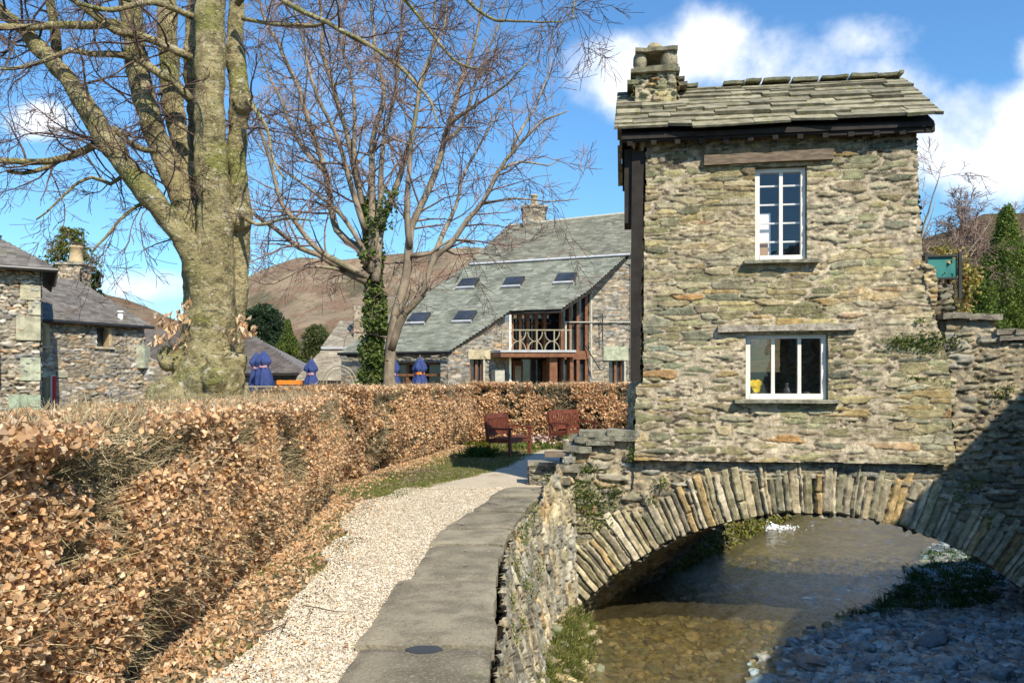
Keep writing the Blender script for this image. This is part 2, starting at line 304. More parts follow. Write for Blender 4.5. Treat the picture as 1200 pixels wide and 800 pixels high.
def rubble(u, v, seed=1, band=.30, blk=.8, lay=3, mort=.012, amp=.03, pal=PAL_HOUSE, wt=WT_HOUSE, mcol=(.62, .52, .37), mvar=.5, flat=1.0, soft=.03):
    """random rubble: stretched cells of very different size with pinched ends and mortar pockets"""
    s = seed; sh = u.shape; f4 = np.float32
    cv = band/2.9; cu = blk/2.3
    wv = v+fbm(u*.8, v*.8, s+50, 2)*.06+fbm(u*3., v*5, s+60, 2)*.018*min(1, band/.26)+fbm(u*16, v*22, s+61, 3)*.009; wu = u+fbm(u*3, v*9, s+70, 3)*.15+fbm(u*15, v*15, s+71, 2)*.014
    gu = wu/cu; gv = wv/cv; iv0 = np.floor(gv)
    F1 = np.full(sh, 9.); F2 = np.full(sh, 9.); ID = np.zeros(sh); B1 = np.full(sh, .03); DU = np.zeros(sh); DV = np.zeros(sh); S0 = np.zeros(sh)+s
    for dj in (-2, -1, 0, 1, 2):
        jv = iv0+dj; off = H(jv, S0+1); iu0 = np.floor(gu-off)
        for di in (-2, -1, 0, 1, 2):
            ju = iu0+di; h1 = H(ju, jv, S0+2); h2 = H(ju, jv, S0+3); h3 = H(ju, jv, S0+4); h4 = H(ju, jv, S0+5)
            a = cu*(.34+.75*h3**1.6); b = cv*(.36+.75*h4**1.5)
            du = wu-(ju+off+.5+(h1-.5)*.7)*cu; dv = wv-(jv+.5+(h2-.5)*.6)*cv-du*(h1-.5)*.12
            F = ((abs(du)/a)**5+(abs(dv)/b)**5)**.2
            n1_ = F < F1; F2 = np.where(n1_, F1, np.minimum(F2, F)); F1 = np.where(n1_, F, F1); ID = np.where(n1_, H(ju, jv, S0+6), ID); B1 = np.where(n1_, b, B1); DU = np.where(n1_, du/a, DU); DV = np.where(n1_, dv/b, DV)
    r1 = ID; i_ = np.floor(ID*1e6); r2 = H(i_, S0+7); r3 = H(i_, S0+8); r4 = H(i_, S0+9)
    lim = 1.35+.75*r4
    d = np.minimum((F2-F1)*.55, (lim-F1)*.8)*B1+fbm(u*24, v*24, s+80, 2)*.007
    mw = mort*(.12+mvar*1.5*ss(.35, .7, vn(u*1.3, v*1.3, s+90)))
    prof = ss(mw, mw+soft*(.15+.5*r3), d); 
    h = prof*amp*(.15+1.1*r1)+prof*(DU.clip(-1.2, 1.2)*(r2-.5)*.35+DV.clip(-1.2, 1.2)*(r3-.72)*.5)*amp+fbm(u*9, v*30, s+30, 3)*amp*.55*prof*flat+fbm(u*13, v*16, s+95, 4)*amp*.7*(1-prof)
    col = pick(pal, wt, r1*.999)*(.68+.60*r2)[..., None]*(1+.6*fbm(u*3, v*14, s+20, 5))[..., None]
    tintn = fbm(u*1.2, v*1.6, s+21, 3)[..., None]; col = col*(1+tintn*np.array([.35, .12, -.25]))
    mc = np.array(mcol)*(.78+.5*fbm(u*4, v*4, s+33, 4)+.3*vn(u*.7, v*.7, s))[..., None]
    cm = ss(mw*.3, mw*1.1+.003, d); pit = ss(.56, .66, vn(u*16, v*34, s+44)*.5+vn(u*3.3, v*5.1, s+45)*.35+vn(u*45, v*60, s+46)*.15)*(1-cm)
    mc = mc*(1-.75*pit[..., None])*(.8+.4*vn(u*50, v*50, s+47))[..., None]; edge_ = ss(mw*1.1+.008, mw*.8, d)*ss(mw*.2, mw*.6, d)*ss(.35, .6, vn(u*5, v*9, s+48)); cm = cm*(1-.0*edge_); col = col*(1-.62*edge_[..., None]); h = h-pit*.022*(amp/.03)
    return h, mc*(1-cm)[..., None]+col*cm[..., None]
def sheet(mb, us, vs, f, keep=None, uv=None, **kw):
    """f(U,V) -> (position, outward normal); stones pushed along the normal"""
    U, V = np.meshgrid(us, vs, indexing='ij'); p, n = f(U, V)
    a, b = (U, V) if uv is None else uv(U, V)
    h, c = kw.pop('layout', rubble)(a, b, **kw)
    p = p+n*h[..., None]; nu, nv = U.shape; i = np.arange(nu-1)[:, None]*nv+np.arange(nv-1)[None]
    q = np.stack([i, i+nv, i+nv+1, i+1], -1).reshape(-1, 4)
    uc = (U[:-1, :-1]+U[1:, 1:])/2; vc = (V[:-1, :-1]+V[1:, 1:])/2
    if keep is not None: q = q[keep(uc, vc).ravel()]
    used = np.unique(q); mp = np.full(nu*nv, -1); mp[used] = np.arange(len(used))
    return mb.add(p.reshape(-1, 3)[used], mp[q], c=c.reshape(-1, 3)[used])
def wallsheet(mb, A, B, z0, z1, step, top=None, keep=None, seed=1, off=0., **kw):
    """vertical wall from A to B in plan (outward normal to the right of A->B)"""
    A = np.array(A[:2], float); B = np.array(B[:2], float); L = np.linalg.norm(B-A); d = (B-A)/L; nn = np.array([d[1], -d[0], 0])
    def f(U, V):
        p = np.stack([A[0]+d[0]*U, A[1]+d[1]*U, V], -1)+nn*off; return p, nn
    return sheet(mb, np.linspace(0, L, max(2, int(L/step)+1)), np.linspace(z0, z1, max(2, int((z1-z0)/step)+1)), f, keep, seed=seed, **kw)
def inpoly(x, y, poly):
    r = np.zeros(np.shape(x), bool); n = len(poly)
    for i in range(n):
        x0, y0 = poly[i]; x1, y1 = poly[(i+1) % n]
        if y0 == y1: continue
        r ^= ((y0 > y) != (y1 > y)) & (x < (x1-x0)*(y-y0)/(y1-y0)+x0)
    return r
def slates(mb, O, U, V, poly, course=.25, wid=(.25, .45), th=.02, tint=((.2, .21, .18), (.3, .31, .26)), over=1.5, jitter=.02, seed=0, tilt=.9):
    """overlapping slates laid on the plane O + u U + v V inside poly (u,v)"""
    rs = np.random.default_rng(seed); U = unit(U); V = unit(V); N = np.cross(U, V); N = N if N[2] > 0 else -N
    pu = np.array(poly); t0 = np.array(tint[0]); t1 = np.array(tint[1]); v = pu[:, 1].min(); row = 0
    while v < pu[:, 1].max():
        cs = course*(rs.uniform(.85, 1.15)) if not callable(course) else course(v)
        u = pu[:, 0].min()-rs.uniform(0, wid[1])
        while u < pu[:, 0].max():
            w = rs.uniform(*wid)
            for du in (0,):
                a, b = u, u+w-.006
                # clip the slate's ends to the polygon at its mid height
                m = v+cs*.5
                xs = []
                for i in range(len(poly)):
                    (x0, y0), (x1, y1) = poly[i], poly[(i+1) % len(poly)]
                    if (y0 > m) != (y1 > m): xs.append((x1-x0)*(m-y0)/(y1-y0)+x0)
                xs.sort()
                for e in range(0, len(xs)-1, 2):
                    aa, bb = max(a, xs[e]), min(b, xs[e+1])
                    if bb-aa < .04: continue
                    T = th*rs.uniform(.7, 1.4); vl = v-rs.uniform(0, jitter); vh = v+cs*over; base = np.array(O, float)
                    j = rs.uniform(-jitter, jitter, 4)*.5; lift = T*tilt
                    q = [(aa, vl+j[0], lift), (bb, vl+j[1], lift), (bb, vh, 0), (aa, vh, 0)]
                    lowr = [base+U*x+V*y+N*z for x, y, z in q]; up = [base+U*x+V*y+N*(z+T) for x, y, z in q]
                    c = (t0+(t1-t0)*rs.uniform())*rs.uniform(.85, 1.15); mb.box(lowr+up, c)
            u += w
        v += cs; row += 1
    return mb
def plane_uv(O, U, V, pts):
    U = unit(U); V = unit(V); O = np.asarray(O); return [(float(np.dot(p-O, U)), float(np.dot(p-O, V))) for p in pts]
# ================================================================== SETTING
WZ = -1.75
def xl(y): return np.interp(y, [-60, 7.5, 9.4, 10.7, 11.44, 14.1, 14.6, 80], [-.5, -.5, -.35, .0, .45, 2.2, 2.75, 48.2])
def xr(y): return np.interp(y, [-60, 8.5, 80], [-41.5, 6.1, 55.8])
xs = np.concatenate([np.linspace(-4000, -60, 12), np.linspace(-50, -8, 20), np.arange(-7, 16, .16), np.linspace(17, 60, 30), np.linspace(90, 4000, 12)])
ys = np.concatenate([np.linspace(-60, -2, 10), np.arange(-1, 24, .2), np.linspace(25, 90, 50), np.linspace(120, 5000, 14)])
X, Y = np.meshgrid(xs, ys, indexing='ij')
riv = ss(-.02, .1, X-xl(Y))*ss(-.1, .6, xr(Y)-X)*(Y < 60)
Z = -2.15*riv+.0*(1-riv); Z = Z+np.where(X > xr(Y), .25, 0)*(Y < 60)*(1-riv)
Z += fbm(X*.7, Y*.7, 3)*.05*(1-riv)+fbm(X*2, Y*2, 5)*.1*riv
mb = MB(); nu, nv = X.shape; i = np.arange(nu-1)[:, None]*nv+np.arange(nv-1)[None]
mb.add(np.stack([X, Y, Z], -1).reshape(-1, 3), np.stack([i, i+nv, i+nv+1, i+1], -1).reshape(-1, 4))
tag(mb.build('ground', m_soil, smooth=True, base=(0, 0, 0)), kind='structure')
# brown river bed
mb = MB(); bx_ = np.arange(-1, 24, .12); by_ = np.arange(5, 34, .14); X, Y = np.meshgrid(bx_, by_, indexing='ij')
edge = [(2.45, 7.4), (2.5, 8.3), (2.78, 9.1), (3.2, 10.1), (4.1, 11.0), (5.1, 11.9), (6.3, 13.1), (7.7, 15.0), (8.7, 16.6), (9.9, 17.4), (12.5, 19.3), (20, 30)]
ex_ = np.interp(Y, [p[1] for p in edge], [p[0] for p in edge])
dist = (X-ex_)*.78+fbm(X*1.3, Y*1.3, 11)*.5
Z = np.where(dist < 0, WZ-.04+dist*.28, WZ-.04+.14*np.minimum(dist, 1.0)+.12*np.clip(dist-1.0, 0, 4)).clip(-2.08, -.9)
lb = X-np.interp(Y, [0, 7.6, 9.3, 11.3, 30], [.15, .2, .4, .8, 14.]); Z = np.maximum(Z, np.where(Y < 11.2, WZ+.24-.62*lb-.2*np.clip(7.6-Y, 0, 1)+fbm(X*2.2, Y*2.2, 8)*.34, -9))
Z += fbm(X*4, Y*4, 9)*.05
i = np.arange(len(bx_)-1)[:, None]*len(by_)+np.arange(len(by_)-1)[None]
cg = np.where((dist > -.2)[..., None], np.array([.20, .22, .21]), np.array([.40, .32, .15]))*(.7+.6*vn(X*2, Y*2, 4))[..., None]
cg = np.where(((lb < .75) & (Y < 11.6))[..., None], np.array([.13, .15, .035]), cg)
mb.add(np.stack([X, Y, Z], -1).reshape(-1, 3), np.stack([i, i+len(by_), i+len(by_)+1, i+1], -1).reshape(-1, 4), c=cg.reshape(-1, 3))
m_bed = mat('river_bed', (1.2, 1.2, 1.2), (.55, .55, .55), 7, True, [(20, .8, .05)], .8)
tag(mb.build('river_bed', m_bed, smooth=True, base=(0, 0, WZ)), kind='structure')
bankZ = lambda x, y: float(Z[int(np.clip((x+1)/.12, 0, len(bx_)-1)), int(np.clip((y-5)/.14, 0, len(by_)-1))])
bankD = lambda x, y: float(dist[int(np.clip((x+1)/.12, 0, len(bx_)-1)), int(np.clip((y-5)/.14, 0, len(by_)-1))])
# water
m = bpy.data.materials.new('river_water'); m.use_nodes = True; t = NT(m.node_tree); t.n.remove(t.n['Principled BSDF']); tc = t.node('ShaderNodeTexCoord')
mp = t.node('ShaderNodeMapping'); mp.inputs['Rotation'].default_value = (0, 0, R(-35)); mp.inputs['Scale'].default_value = (1, 2.0, 1); t.link(tc.outputs['Object'], mp.inputs[0])
b1 = t.node('ShaderNodeBump', i_Strength=.7, i_Distance=.05); t.link(t.noise(2.2, 5, .6, mp.outputs[0], 1.2), b1.inputs['Height'])
b2 = t.node('ShaderNodeBump', i_Strength=.8, i_Distance=.032); t.link(t.noise(9, 6, .7, mp.outputs[0], .8), b2.inputs['Height']); t.link(b1.outputs[0], b2.inputs['Normal'])
gl = t.node('ShaderNodeBsdfGlossy', i_Roughness=.04); t.link(b2.outputs[0], gl.inputs['Normal']); gl.inputs[0].default_value = (.95, .95, .95, 1)
tr = t.node('ShaderNodeBsdfTransparent'); tr.inputs[0].default_value = (.80, .76, .54, 1)
df = t.node('ShaderNodeBsdfDiffuse'); df.inputs[0].default_value = (.34, .275, .13, 1); t.link(b2.outputs[0], df.inputs['Normal'])
m1 = t.node('ShaderNodeMixShader', i_0=.17); t.link(tr.outputs[0], m1.inputs[1]); t.link(df.outputs[0], m1.inputs[2])
fr = t.schlick(.13, b2.outputs[0], 3.2)
m2 = t.node('ShaderNodeMixShader'); t.link(fr, m2.inputs[0]); t.link(m1.outputs[0], m2.inputs[1]); t.link(gl.outputs[0], m2.inputs[2])
t.link(m2.outputs[0], t.n['Material Output'].inputs[0]); m_water = m
mb = MB(); wx = np.concatenate([np.arange(-.2, 11, .05), np.arange(11, 34, .15)]); wy = np.concatenate([np.arange(6, 21, .05), np.arange(21, 44, .2)]); X, Y = np.meshgrid(wx, wy, indexing='ij'); A = -R(55); a_ = X*math.cos(A)-Y*math.sin(A); b_ = X*math.sin(A)+Y*math.cos(A)
wq = fbm(X*.8, Y*.8, 2)*2; Zw = WZ+fbm(a_*1.0+wq, b_*2.0, 21, 3)*.035+fbm(a_*2.4+wq*2, b_*5.0+wq, 25, 4)*.075*(.3+vn(X*.9, Y*.9, 8))
i = np.arange(len(wx)-1)[:, None]*len(wy)+np.arange(len(wy)-1)[None]; q = np.stack([i, i+len(wy), i+len(wy)+1, i+1], -1)
Xc, Yc = X[:-1, :-1], Y[:-1, :-1]; kp = (Xc > xl(Yc)+.0) & (Xc < xr(Yc)+.7); q = q[kp]; us = np.unique(q); mp_ = np.full(X.size, -1); mp_[us] = np.arange(len(us))
mb.add(np.stack([X, Y, Zw], -1).reshape(-1, 3)[us], mp_[q]); tag(mb.build('river_water', m_water, smooth=True, base=(0, 0, WZ)), kind='structure')
# gravel path
def edge_line(pts, n, amp, seed):
    pts = np.array(pts, float); s = np.concatenate([[0], np.cumsum(np.linalg.norm(np.diff(pts, axis=0), axis=1))]); u = np.linspace(0, s[-1], n)
    p = np.stack([np.interp(u, s, pts[:, 0]), np.interp(u, s, pts[:, 1])], -1); p[:, 0] += fbm(u*1.3, u*0, seed, 5)*amp; return p
L_ = edge_line([(-1.62, -2), (-1.60, 3.2), (-1.50, 4.7), (-1.55, 6.5), (-1.70, 9), (-1.95, 10.8), (-1.6, 12.2), (-1.1, 13.5), (-.5, 15.0), (-.1, 16.2), (.3, 19), (.9, 20)], 160, .35, 5)
R_ = edge_line([(-.75, -2), (-.75, 3.2), (-.82, 4.7), (-.8, 6.5), (-.66, 9), (-.3, 10.8), (.1, 12.2), (.8, 13.5), (1.7, 15.0), (2.2, 16.2), (2.9, 19), (3.1, 20)], 160, .1, 6)
mb = MB(); k = 14; tt = np.linspace(0, 1, k)[None, :, None]; pp = L_[:, None]*(1-tt)+R_[:, None]*tt
zz = .022+fbm(pp[..., 0]*2, pp[..., 1]*2, 9)*.02-.02*(abs(tt[..., 0]-.5)*2)**8
i = np.arange(159)[:, None]*k+np.arange(k-1)[None]
mb.add(np.concatenate([pp, zz[..., None]], -1).reshape(-1, 3), np.stack([i, i+1, i+k+1, i+k], -1).reshape(-1, 4))
tag(mb.build('gravel_path', m_gravel, smooth=True, base=(0, 0, 0)), kind='structure')

# hills
def hill(name, sky_pts, Y0, Y1, m, label=None, seed=3, amp=.06, n=160):
    pts = np.array(sky_pts, float); px = np.linspace(pts[0, 0], pts[-1, 0], n); py = np.interp(px, pts[:, 0], pts[:, 1])
    xs = (px-600)/F*Y1; hz = EYE+(HZ-py)/F*Y1; vs = np.linspace(0, 1.35, 70)
    U, V = np.meshgrid(np.arange(n), vs, indexing='ij'); yy = Y0+(Y1-Y0)*V; prof = np.where(V < 1, V**.8, 1-.9*(V-1))
    xx = xs[:, None]*yy/Y1; zz = hz[:, None]*prof*np.where(V < 1, yy/Y1, 1); zz = zz+fbm(xx/Y1*14, yy/Y1*14, seed, 6)*amp*hz.max()*np.minimum(V*1.6, 1)*(1-.6*np.exp(-((V-1)/.18)**2))
    edge = np.minimum(U, n-1-U)/n*8; zz *= np.clip(edge, 0, 1)**.5
    mb = MB(); k = len(vs); i = np.arange(n-1)[:, None]*k+np.arange(k-1)[None]
    mb.add(np.stack([xx, yy, zz-2], -1).reshape(-1, 3), np.stack([i, i+k, i+k+1, i+1], -1).reshape(-1, 4)); o = mb.build(name, m, smooth=True, base=(0, Y0, 0)); return tag(o, kind='structure')
hill('fell_hill', [(150, 445), (205, 432), (240, 385), (262, 345), (285, 325), (320, 309), (350, 299), (400, 301), (440, 298), (500, 293), (545, 287), (580, 289), (620, 300), (680, 330), (760, 345), (860, 370), (980, 440)], 260, 900, m_hill, seed=5)
hill('near_hill', [(-260, 380), (-100, 345), (60, 335), (115, 337), (140, 343), (165, 352), (200, 368), (240, 385), (290, 410), (340, 440)], 150, 420, m_hill, seed=12, amp=.1)
hill('wooded_hill', [(700, 440), (900, 330), (1040, 290), (1110, 262), (1150, 240), (1200, 238), (1300, 215), (1500, 180), (1900, 220), (2200, 430)], 60, 240, m_wooded, seed=22, amp=.12)

# ================================================================== RETAINING WALL + COPING
rw = thing('retaining_wall', 'mossy dry stone river wall topped with big flat coping slabs beside the gravel path', 'wall', (-.3, 6, -2))
top_s = [(0, -.14, -1.), (1, -.14, 5.7), (2, -.14, 7.5), (3, .0, 9.35), (4, .26, 10.6), (5, .62, 11.3), (6, .95, 11.40)]
bot_s = [(0, .24, -1.), (1, .26, 5.7), (2, .30, 7.6), (3, .46, 9.3), (4, .62, 10.5), (5, .80, 11.15), (6, .95, 11.36)]
def curve(pts, s):
    a = np.array(pts); sm = np.stack([np.interp(s, a[:, 0], a[:, c]) for c in (1, 2)], -1); return sm
Ls = np.concatenate([[0], np.cumsum([np.hypot(top_s[i+1][1]-top_s[i][1], top_s[i+1][2]-top_s[i][2]) for i in range(6)])])
def fwall(U, V):                                  # U metres along, V = z
    e = .18; S0 = np.interp(U, Ls, range(7)); T = np.zeros(U.shape+(2,)); B = np.zeros(U.shape+(2,))
    for dd in (-e, 0, e):
        s = np.interp(np.clip(U+dd, 0, Ls[-1]), Ls, range(7)); T += curve(top_s, s)/3; B += curve(bot_s, s)/3
    f = ((.15-V)/2.05)[..., None]; p = T*(1-f)+B*f
    g = np.gradient(p, axis=0); n = np.stack([g[..., 1], -g[..., 0]], -1); n /= np.linalg.norm(n, axis=-1, keepdims=True)+1e-9
    return np.concatenate([p, V[..., None]], -1), np.concatenate([n, np.full(U.shape+(1,), .12)], -1)
def ztopw(u): return np.interp(u, [0, Ls[3], Ls[4]-.1, Ls[4]+.15, Ls[5], Ls[6]], [.03, .03, .03, .10, .45, .72])+fbm(u*3, u*0, 4, 3)*.08*(u > Ls[4])
mb = MB(); us = np.concatenate([np.arange(0, Ls[1]-1.5, .04), np.arange(Ls[1]-1.5, Ls[-1]+.01, .02)])
sheet(mb, us, np.arange(-2.1, .95, .018), fwall, keep=lambda u, v: v < ztopw(u), seed=31, band=.80, blk=.26, lay=3, mort=.012, amp=.06, pal=PAL_BR*1.3, wt=WT_BR, mcol=(.16, .135, .08), mvar=.6, soft=.03)
mb.build('wall_face', m_bridge, rw, smooth=True)
sl_r = lambda y: np.interp(y, [0, 5.7, 7.5, 9.3, 10.7, 12], [-.105, -.125, -.115, .02, .28, .70])
sl_l = lambda y: np.interp(y, [0, 4.1, 6.34, 8.87, 11.3, 12.6], [-.95, -.93, -.88, -.76, -.34, -.02])
cuts = [.6, 2.2, 3.5, 4.93, 6.62, 8.07, 8.95, 10.1, 11.3, 12.35]
for a, b in zip(cuts[:-1], cuts[1:]):
    b -= .075; n = 14; yy = np.linspace(a, b, n); j = rng.uniform(-.04, .04, 4); hz = rng.uniform(-.02, .02)
    m_ = 12; tt = np.linspace(0, 1, m_); Yg = yy[:, None]+np.zeros(m_)[None]; xl_ = sl_l(yy)+j[0]*1.7+fbm(yy*2.2, yy*0, 7, 3)*.09; xr_ = sl_r(yy)+j[1]*.5+fbm(yy*3, yy*0, 8, 4)*.07
    Xg = xl_[:, None]*(1-tt)+xr_[:, None]*tt; Yg = Yg+(np.where(np.arange(n) == 0, 1, 0)+np.where(np.arange(n) == n-1, 1, 0))[:, None]*(fbm(Xg*3, Yg*3, 9, 3)*.08)
    Zg = .085+hz+fbm(Xg*2, Yg*2, 13, 4)*.014; Zg[0] -= .015; Zg[-1] -= .015; Zg[:, 0] -= .012; Zg[:, -1] -= .015
    T = np.stack([Xg, Yg, Zg], -1); Bt = T.copy(); Bt[..., 2] = Zg-.13-(.03*rng.uniform())
    mb = MB(); i = np.arange(n-1)[:, None]*m_+np.arange(m_-1)[None]; q = np.stack([i, i+m_, i+m_+1, i+1], -1).reshape(-1, 4)
    N_ = n*m_; rim = list(range(0, m_))+[r*m_+m_-1 for r in range(1, n)]+list(range((n-1)*m_+m_-2, (n-1)*m_-1, -1))+[r*m_ for r in range(n-2, 0, -1)]
    rq = [[rim[x], rim[(x+1) % len(rim)], rim[(x+1) % len(rim)]+N_, rim[x]+N_] for x in range(len(rim))]
    cc = np.array([.195, .18, .145])*rng.uniform(.85, 1.15)
    mb.add(np.vstack([T.reshape(-1, 3), Bt.reshape(-1, 3)]), np.vstack([q, q[:, ::-1]+N_, np.array(rq)]), c=cc)
    mb.build('coping_slab', m_flag, rw)

mb = MB()
for a in cuts[1:-1]:
    x0, x1 = sl_l(a)+.03, sl_r(a)-.02; xs_ = np.linspace(x0, x1, 30); zt = .035+fbm(xs_*9, xs_*0, int(a*7), 3)*.06
    v = np.stack([np.stack([xs_, xs_*0+a-.075, zt*0-.02], -1), np.stack([xs_, xs_*0+a-.055, zt], -1), np.stack([xs_, xs_*0+a-.01, zt], -1), np.stack([xs_, xs_*0+a+.005, zt*0-.02], -1)], 1).reshape(-1, 3)
    mb.add(v, [[i*4+k, i*4+k+1, i*4+5+k, i*4+4+k] for i in range(29) for k in range(3)], c=(.085, .095, .025))
mb.build('joint_moss', m_bridge, rw, smooth=True)
# ================================================================== BRIDGE
OB = np.array([1.756, 11.3, 0]); EX = unit([.99, -.1434, 0]); EY = np.array([-EX[1], EX[0], 0]); WDIR = unit([.57, .82, 0])
def BL(x, y, z): return OB+EX*x+EY*y+np.array([0, 0, 1.])*z
def onface(px, py, off=0):                     # photo point on the house face -> local x, z
    p = ray(px, py, OB, -EY, off); return float(np.dot(p-OB, EX)), float(p[2])
br = thing('stone_bridge', 'old arched rubble stone bridge carrying the small house over the river', 'bridge', BL(2.2, .3, WZ))
ACX = onface(950, 600)[0]; ARAD = 4.26; AZ = -.10-ARAD; RW = .60        # arch circle
def topz(x): return np.interp(x, [-1.0, -.75, -.7, 0.0, .05, 4.05, 4.06, 4.14, 4.34, 4.74, 4.75, 5.2, 5.21, 9], [.72, .85, .93, .95, .60, .60, 1.9, 2.62, 2.56, 2.5, 2.34, 2.3, 1.93, 1.8])+fbm(x*2.1, x*0, 5, 3)*.05
def ff(U, V): return OB+EX*U[..., None]+np.array([0, 0, 1.])*V[..., None]-EY*np.maximum(0, .10*(.6-V)*.25*0)[..., None], -EY
mb = MB()
def kspan(u, v):
    r = np.hypot(u-ACX, v-AZ); return (v < topz(u)) & (r > ARAD+RW-.12)
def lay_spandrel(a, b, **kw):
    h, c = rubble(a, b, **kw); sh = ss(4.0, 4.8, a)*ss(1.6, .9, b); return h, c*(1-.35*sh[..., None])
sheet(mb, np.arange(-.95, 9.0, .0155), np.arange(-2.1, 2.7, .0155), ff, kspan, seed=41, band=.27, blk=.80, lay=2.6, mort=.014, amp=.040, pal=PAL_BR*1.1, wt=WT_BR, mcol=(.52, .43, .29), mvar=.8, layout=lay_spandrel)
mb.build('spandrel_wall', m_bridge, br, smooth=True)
# arch ring of thin upright stones
def lay_ring(th, r, **kw):
    u = th*(ARAD+.3); wn = .088
    i, f, wd = jit(u/wn+fbm(th*3, r*1.3, 3, 3)*.9+fbm(th*40, r*5, 4, 2)*.35, .42, np.full_like(u, 77)); r1 = H(i, np.full_like(u, 1)); r2 = H(i, np.full_like(u, 2)); r3 = H(i, np.full_like(u, 3)); r4 = H(i, np.full_like(u, 5))
    Lr = ARAD+.50+.30*r1; bk = ARAD+.15+.3*r3; r0 = ARAD-.0+.05*r4*(r3 > .5); dr = np.minimum(r-r0+.03, Lr-r); dr = np.where(r2 > .88, np.minimum(dr, abs(r-bk)), dr)
    d = np.minimum(np.minimum(f, 1-f)*wd*wn, dr)+fbm(u*11, r*9, 5, 3)*.014
    cap = ss(.002, .014, d); h = cap*(.020+.055*r2)+cap*(f-.5)*(r4-.5)*.09-(1-cap)*.025+fbm(u*14, r*5, 6, 4)*.028
    h = np.where(r > Lr+.02, -.07, h)
    col = pick(np.array([(.47, .40, .26), (.38, .34, .21), (.52, .38, .18), (.32, .30, .20), (.42, .37, .26), (.48, .29, .13), (.54, .48, .35)]), np.array([4, 4, 1.8, 3, 3, .5, 3.]), r3*.999)*(.84+.5*r1)[..., None]*(1+.5*fbm(u*6, r*2, 8, 3))[..., None]
    mc = np.array((.46, .40, .29))*(.3+.9*vn(u*1.5, r*2, 9))[..., None]; cm = ss(.001, .012, d); return h, mc*(1-cm)[..., None]+col*cm[..., None]
def fr_(U, V): return OB+EX*(ACX+np.sin(U)*V)[..., None]+np.array([0, 0, 1.])*(AZ+np.cos(U)*V)[..., None], -EY
mb = MB(); sheet(mb, np.arange(-.98, 1.0, .0032), np.concatenate([np.arange(ARAD, ARAD+RW+.3, .016)]), fr_, keep=lambda u, v: (AZ+np.cos(u)*v < .585) & (AZ+np.cos(u)*v > -2.1), layout=lay_ring)
mb.build('arch_ring', m_bridge, br, smooth=True)
# vaulted underside following the river's direction
def fsof(U, V):
    p = OB+EX*(ACX+np.sin(U)*ARAD)[..., None]+np.array([0, 0, 1.])*(AZ+np.cos(U)*ARAD)[..., None]-EY*.03+WDIR*V[..., None]
    n = -(EX*np.sin(U)[..., None]+np.array([0, 0, 1.])*np.cos(U)[..., None]); return p, n
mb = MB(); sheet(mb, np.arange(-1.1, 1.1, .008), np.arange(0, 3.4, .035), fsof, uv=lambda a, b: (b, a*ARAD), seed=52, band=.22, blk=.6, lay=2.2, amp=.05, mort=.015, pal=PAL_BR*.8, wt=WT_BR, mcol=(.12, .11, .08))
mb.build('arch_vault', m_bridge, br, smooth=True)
# back face, deck and caps
bk_ = 2.75
mb = MB(); n = 60; th = np.linspace(-1.1, 1.1, n); sx = WDIR/np.dot(WDIR, EY)*bk_
def zc(p): q = p.copy(); q[:, 2] = .5; return q
inn = np.array([BL(ACX+math.sin(a)*ARAD, 0, AZ+math.cos(a)*ARAD) for a in th])+sx; out = zc(inn)
i = np.arange(n-1); mb.add(np.vstack([inn, out]), np.stack([i, i+1, i+1+n, i+n], -1), c=(.25, .23, .17)); mb.build('back_wall', m_bridge, br)
mb = MB(); mb.prism([BL(-.9, .06, .3), BL(9, .06, .3), BL(9, bk_, .3), BL(1.0, bk_, .3)], (0, 0, .25), (.22, .2, .16)); mb.build('deck', m_flag, br)
# stub parapet to the left of the house and copings on the steps to the right
mb = MB(); wallsheet(mb, BL(0.0, .42, 0), BL(-.98, .42, 0), -.2, .93, .03, seed=3, pal=PAL_BR, wt=WT_BR, mcol=(.3, .26, .18)); wallsheet(mb, BL(-.9, .44, 0), BL(-.9, -.02, 0), -.2, .7, .03, seed=4, pal=PAL_BR, wt=WT_BR)
mb.build('parapet_back', m_bridge, br, smooth=True)
def capstone(mb, x0, x1, y0, y1, z, T, c):
    n = 9; xs = np.linspace(x0, x1, n); top = []; bot = []
    j0 = fbm(xs*5, xs*0, int(x0*97) & 63, 3)*.10; j1 = fbm(xs*5, xs*0+3, 5, 3)*.10; zt = fbm(xs*4, xs*0+9, 7, 3)*.04
    v = np.array([[BL(xs[i], y0+j0[i], z-T+zt[i]), BL(xs[i], y0-.012+j0[i], z+zt[i]), BL(xs[i], y1+j1[i], z+zt[i]), BL(xs[i], y1+j1[i], z-T)] for i in range(n)]).reshape(-1, 3)
    q = [[i*4+a, i*4+(a+1) % 4, i*4+4+(a+1) % 4, i*4+4+a] for i in range(n-1) for a in range(4)]+[[0, 1, 2, 3], [(n-1)*4+3, (n-1)*4+2, (n-1)*4+1, (n-1)*4]]
    mb.add(v, q, c=c)
mb = MB()
for (x0, x1, z, T) in [(-.80, -.38, 1.0, .09), (-.40, .06, 1.02, .08), (-.86, -.5, .91, .08), (-.52, .02, .935, .07), (-.98, -.62, .78, .09), (-1.02, -.85, .62, .08), (-.7, -.3, .86, .06)]: capstone(mb, x0, x1, -.10, .40, z, T, np.array([.36, .35, .27])*rng.uniform(.8, 1.1))
capstone(mb, -1.12, -.80, -.16, .3, .50, .09, (.33, .3, .22)); capstone(mb, -1.15, -.92, -.2, .2, .33, .1, (.3, .27, .2))
mb.build('parapet_coping', m_bridge, br)
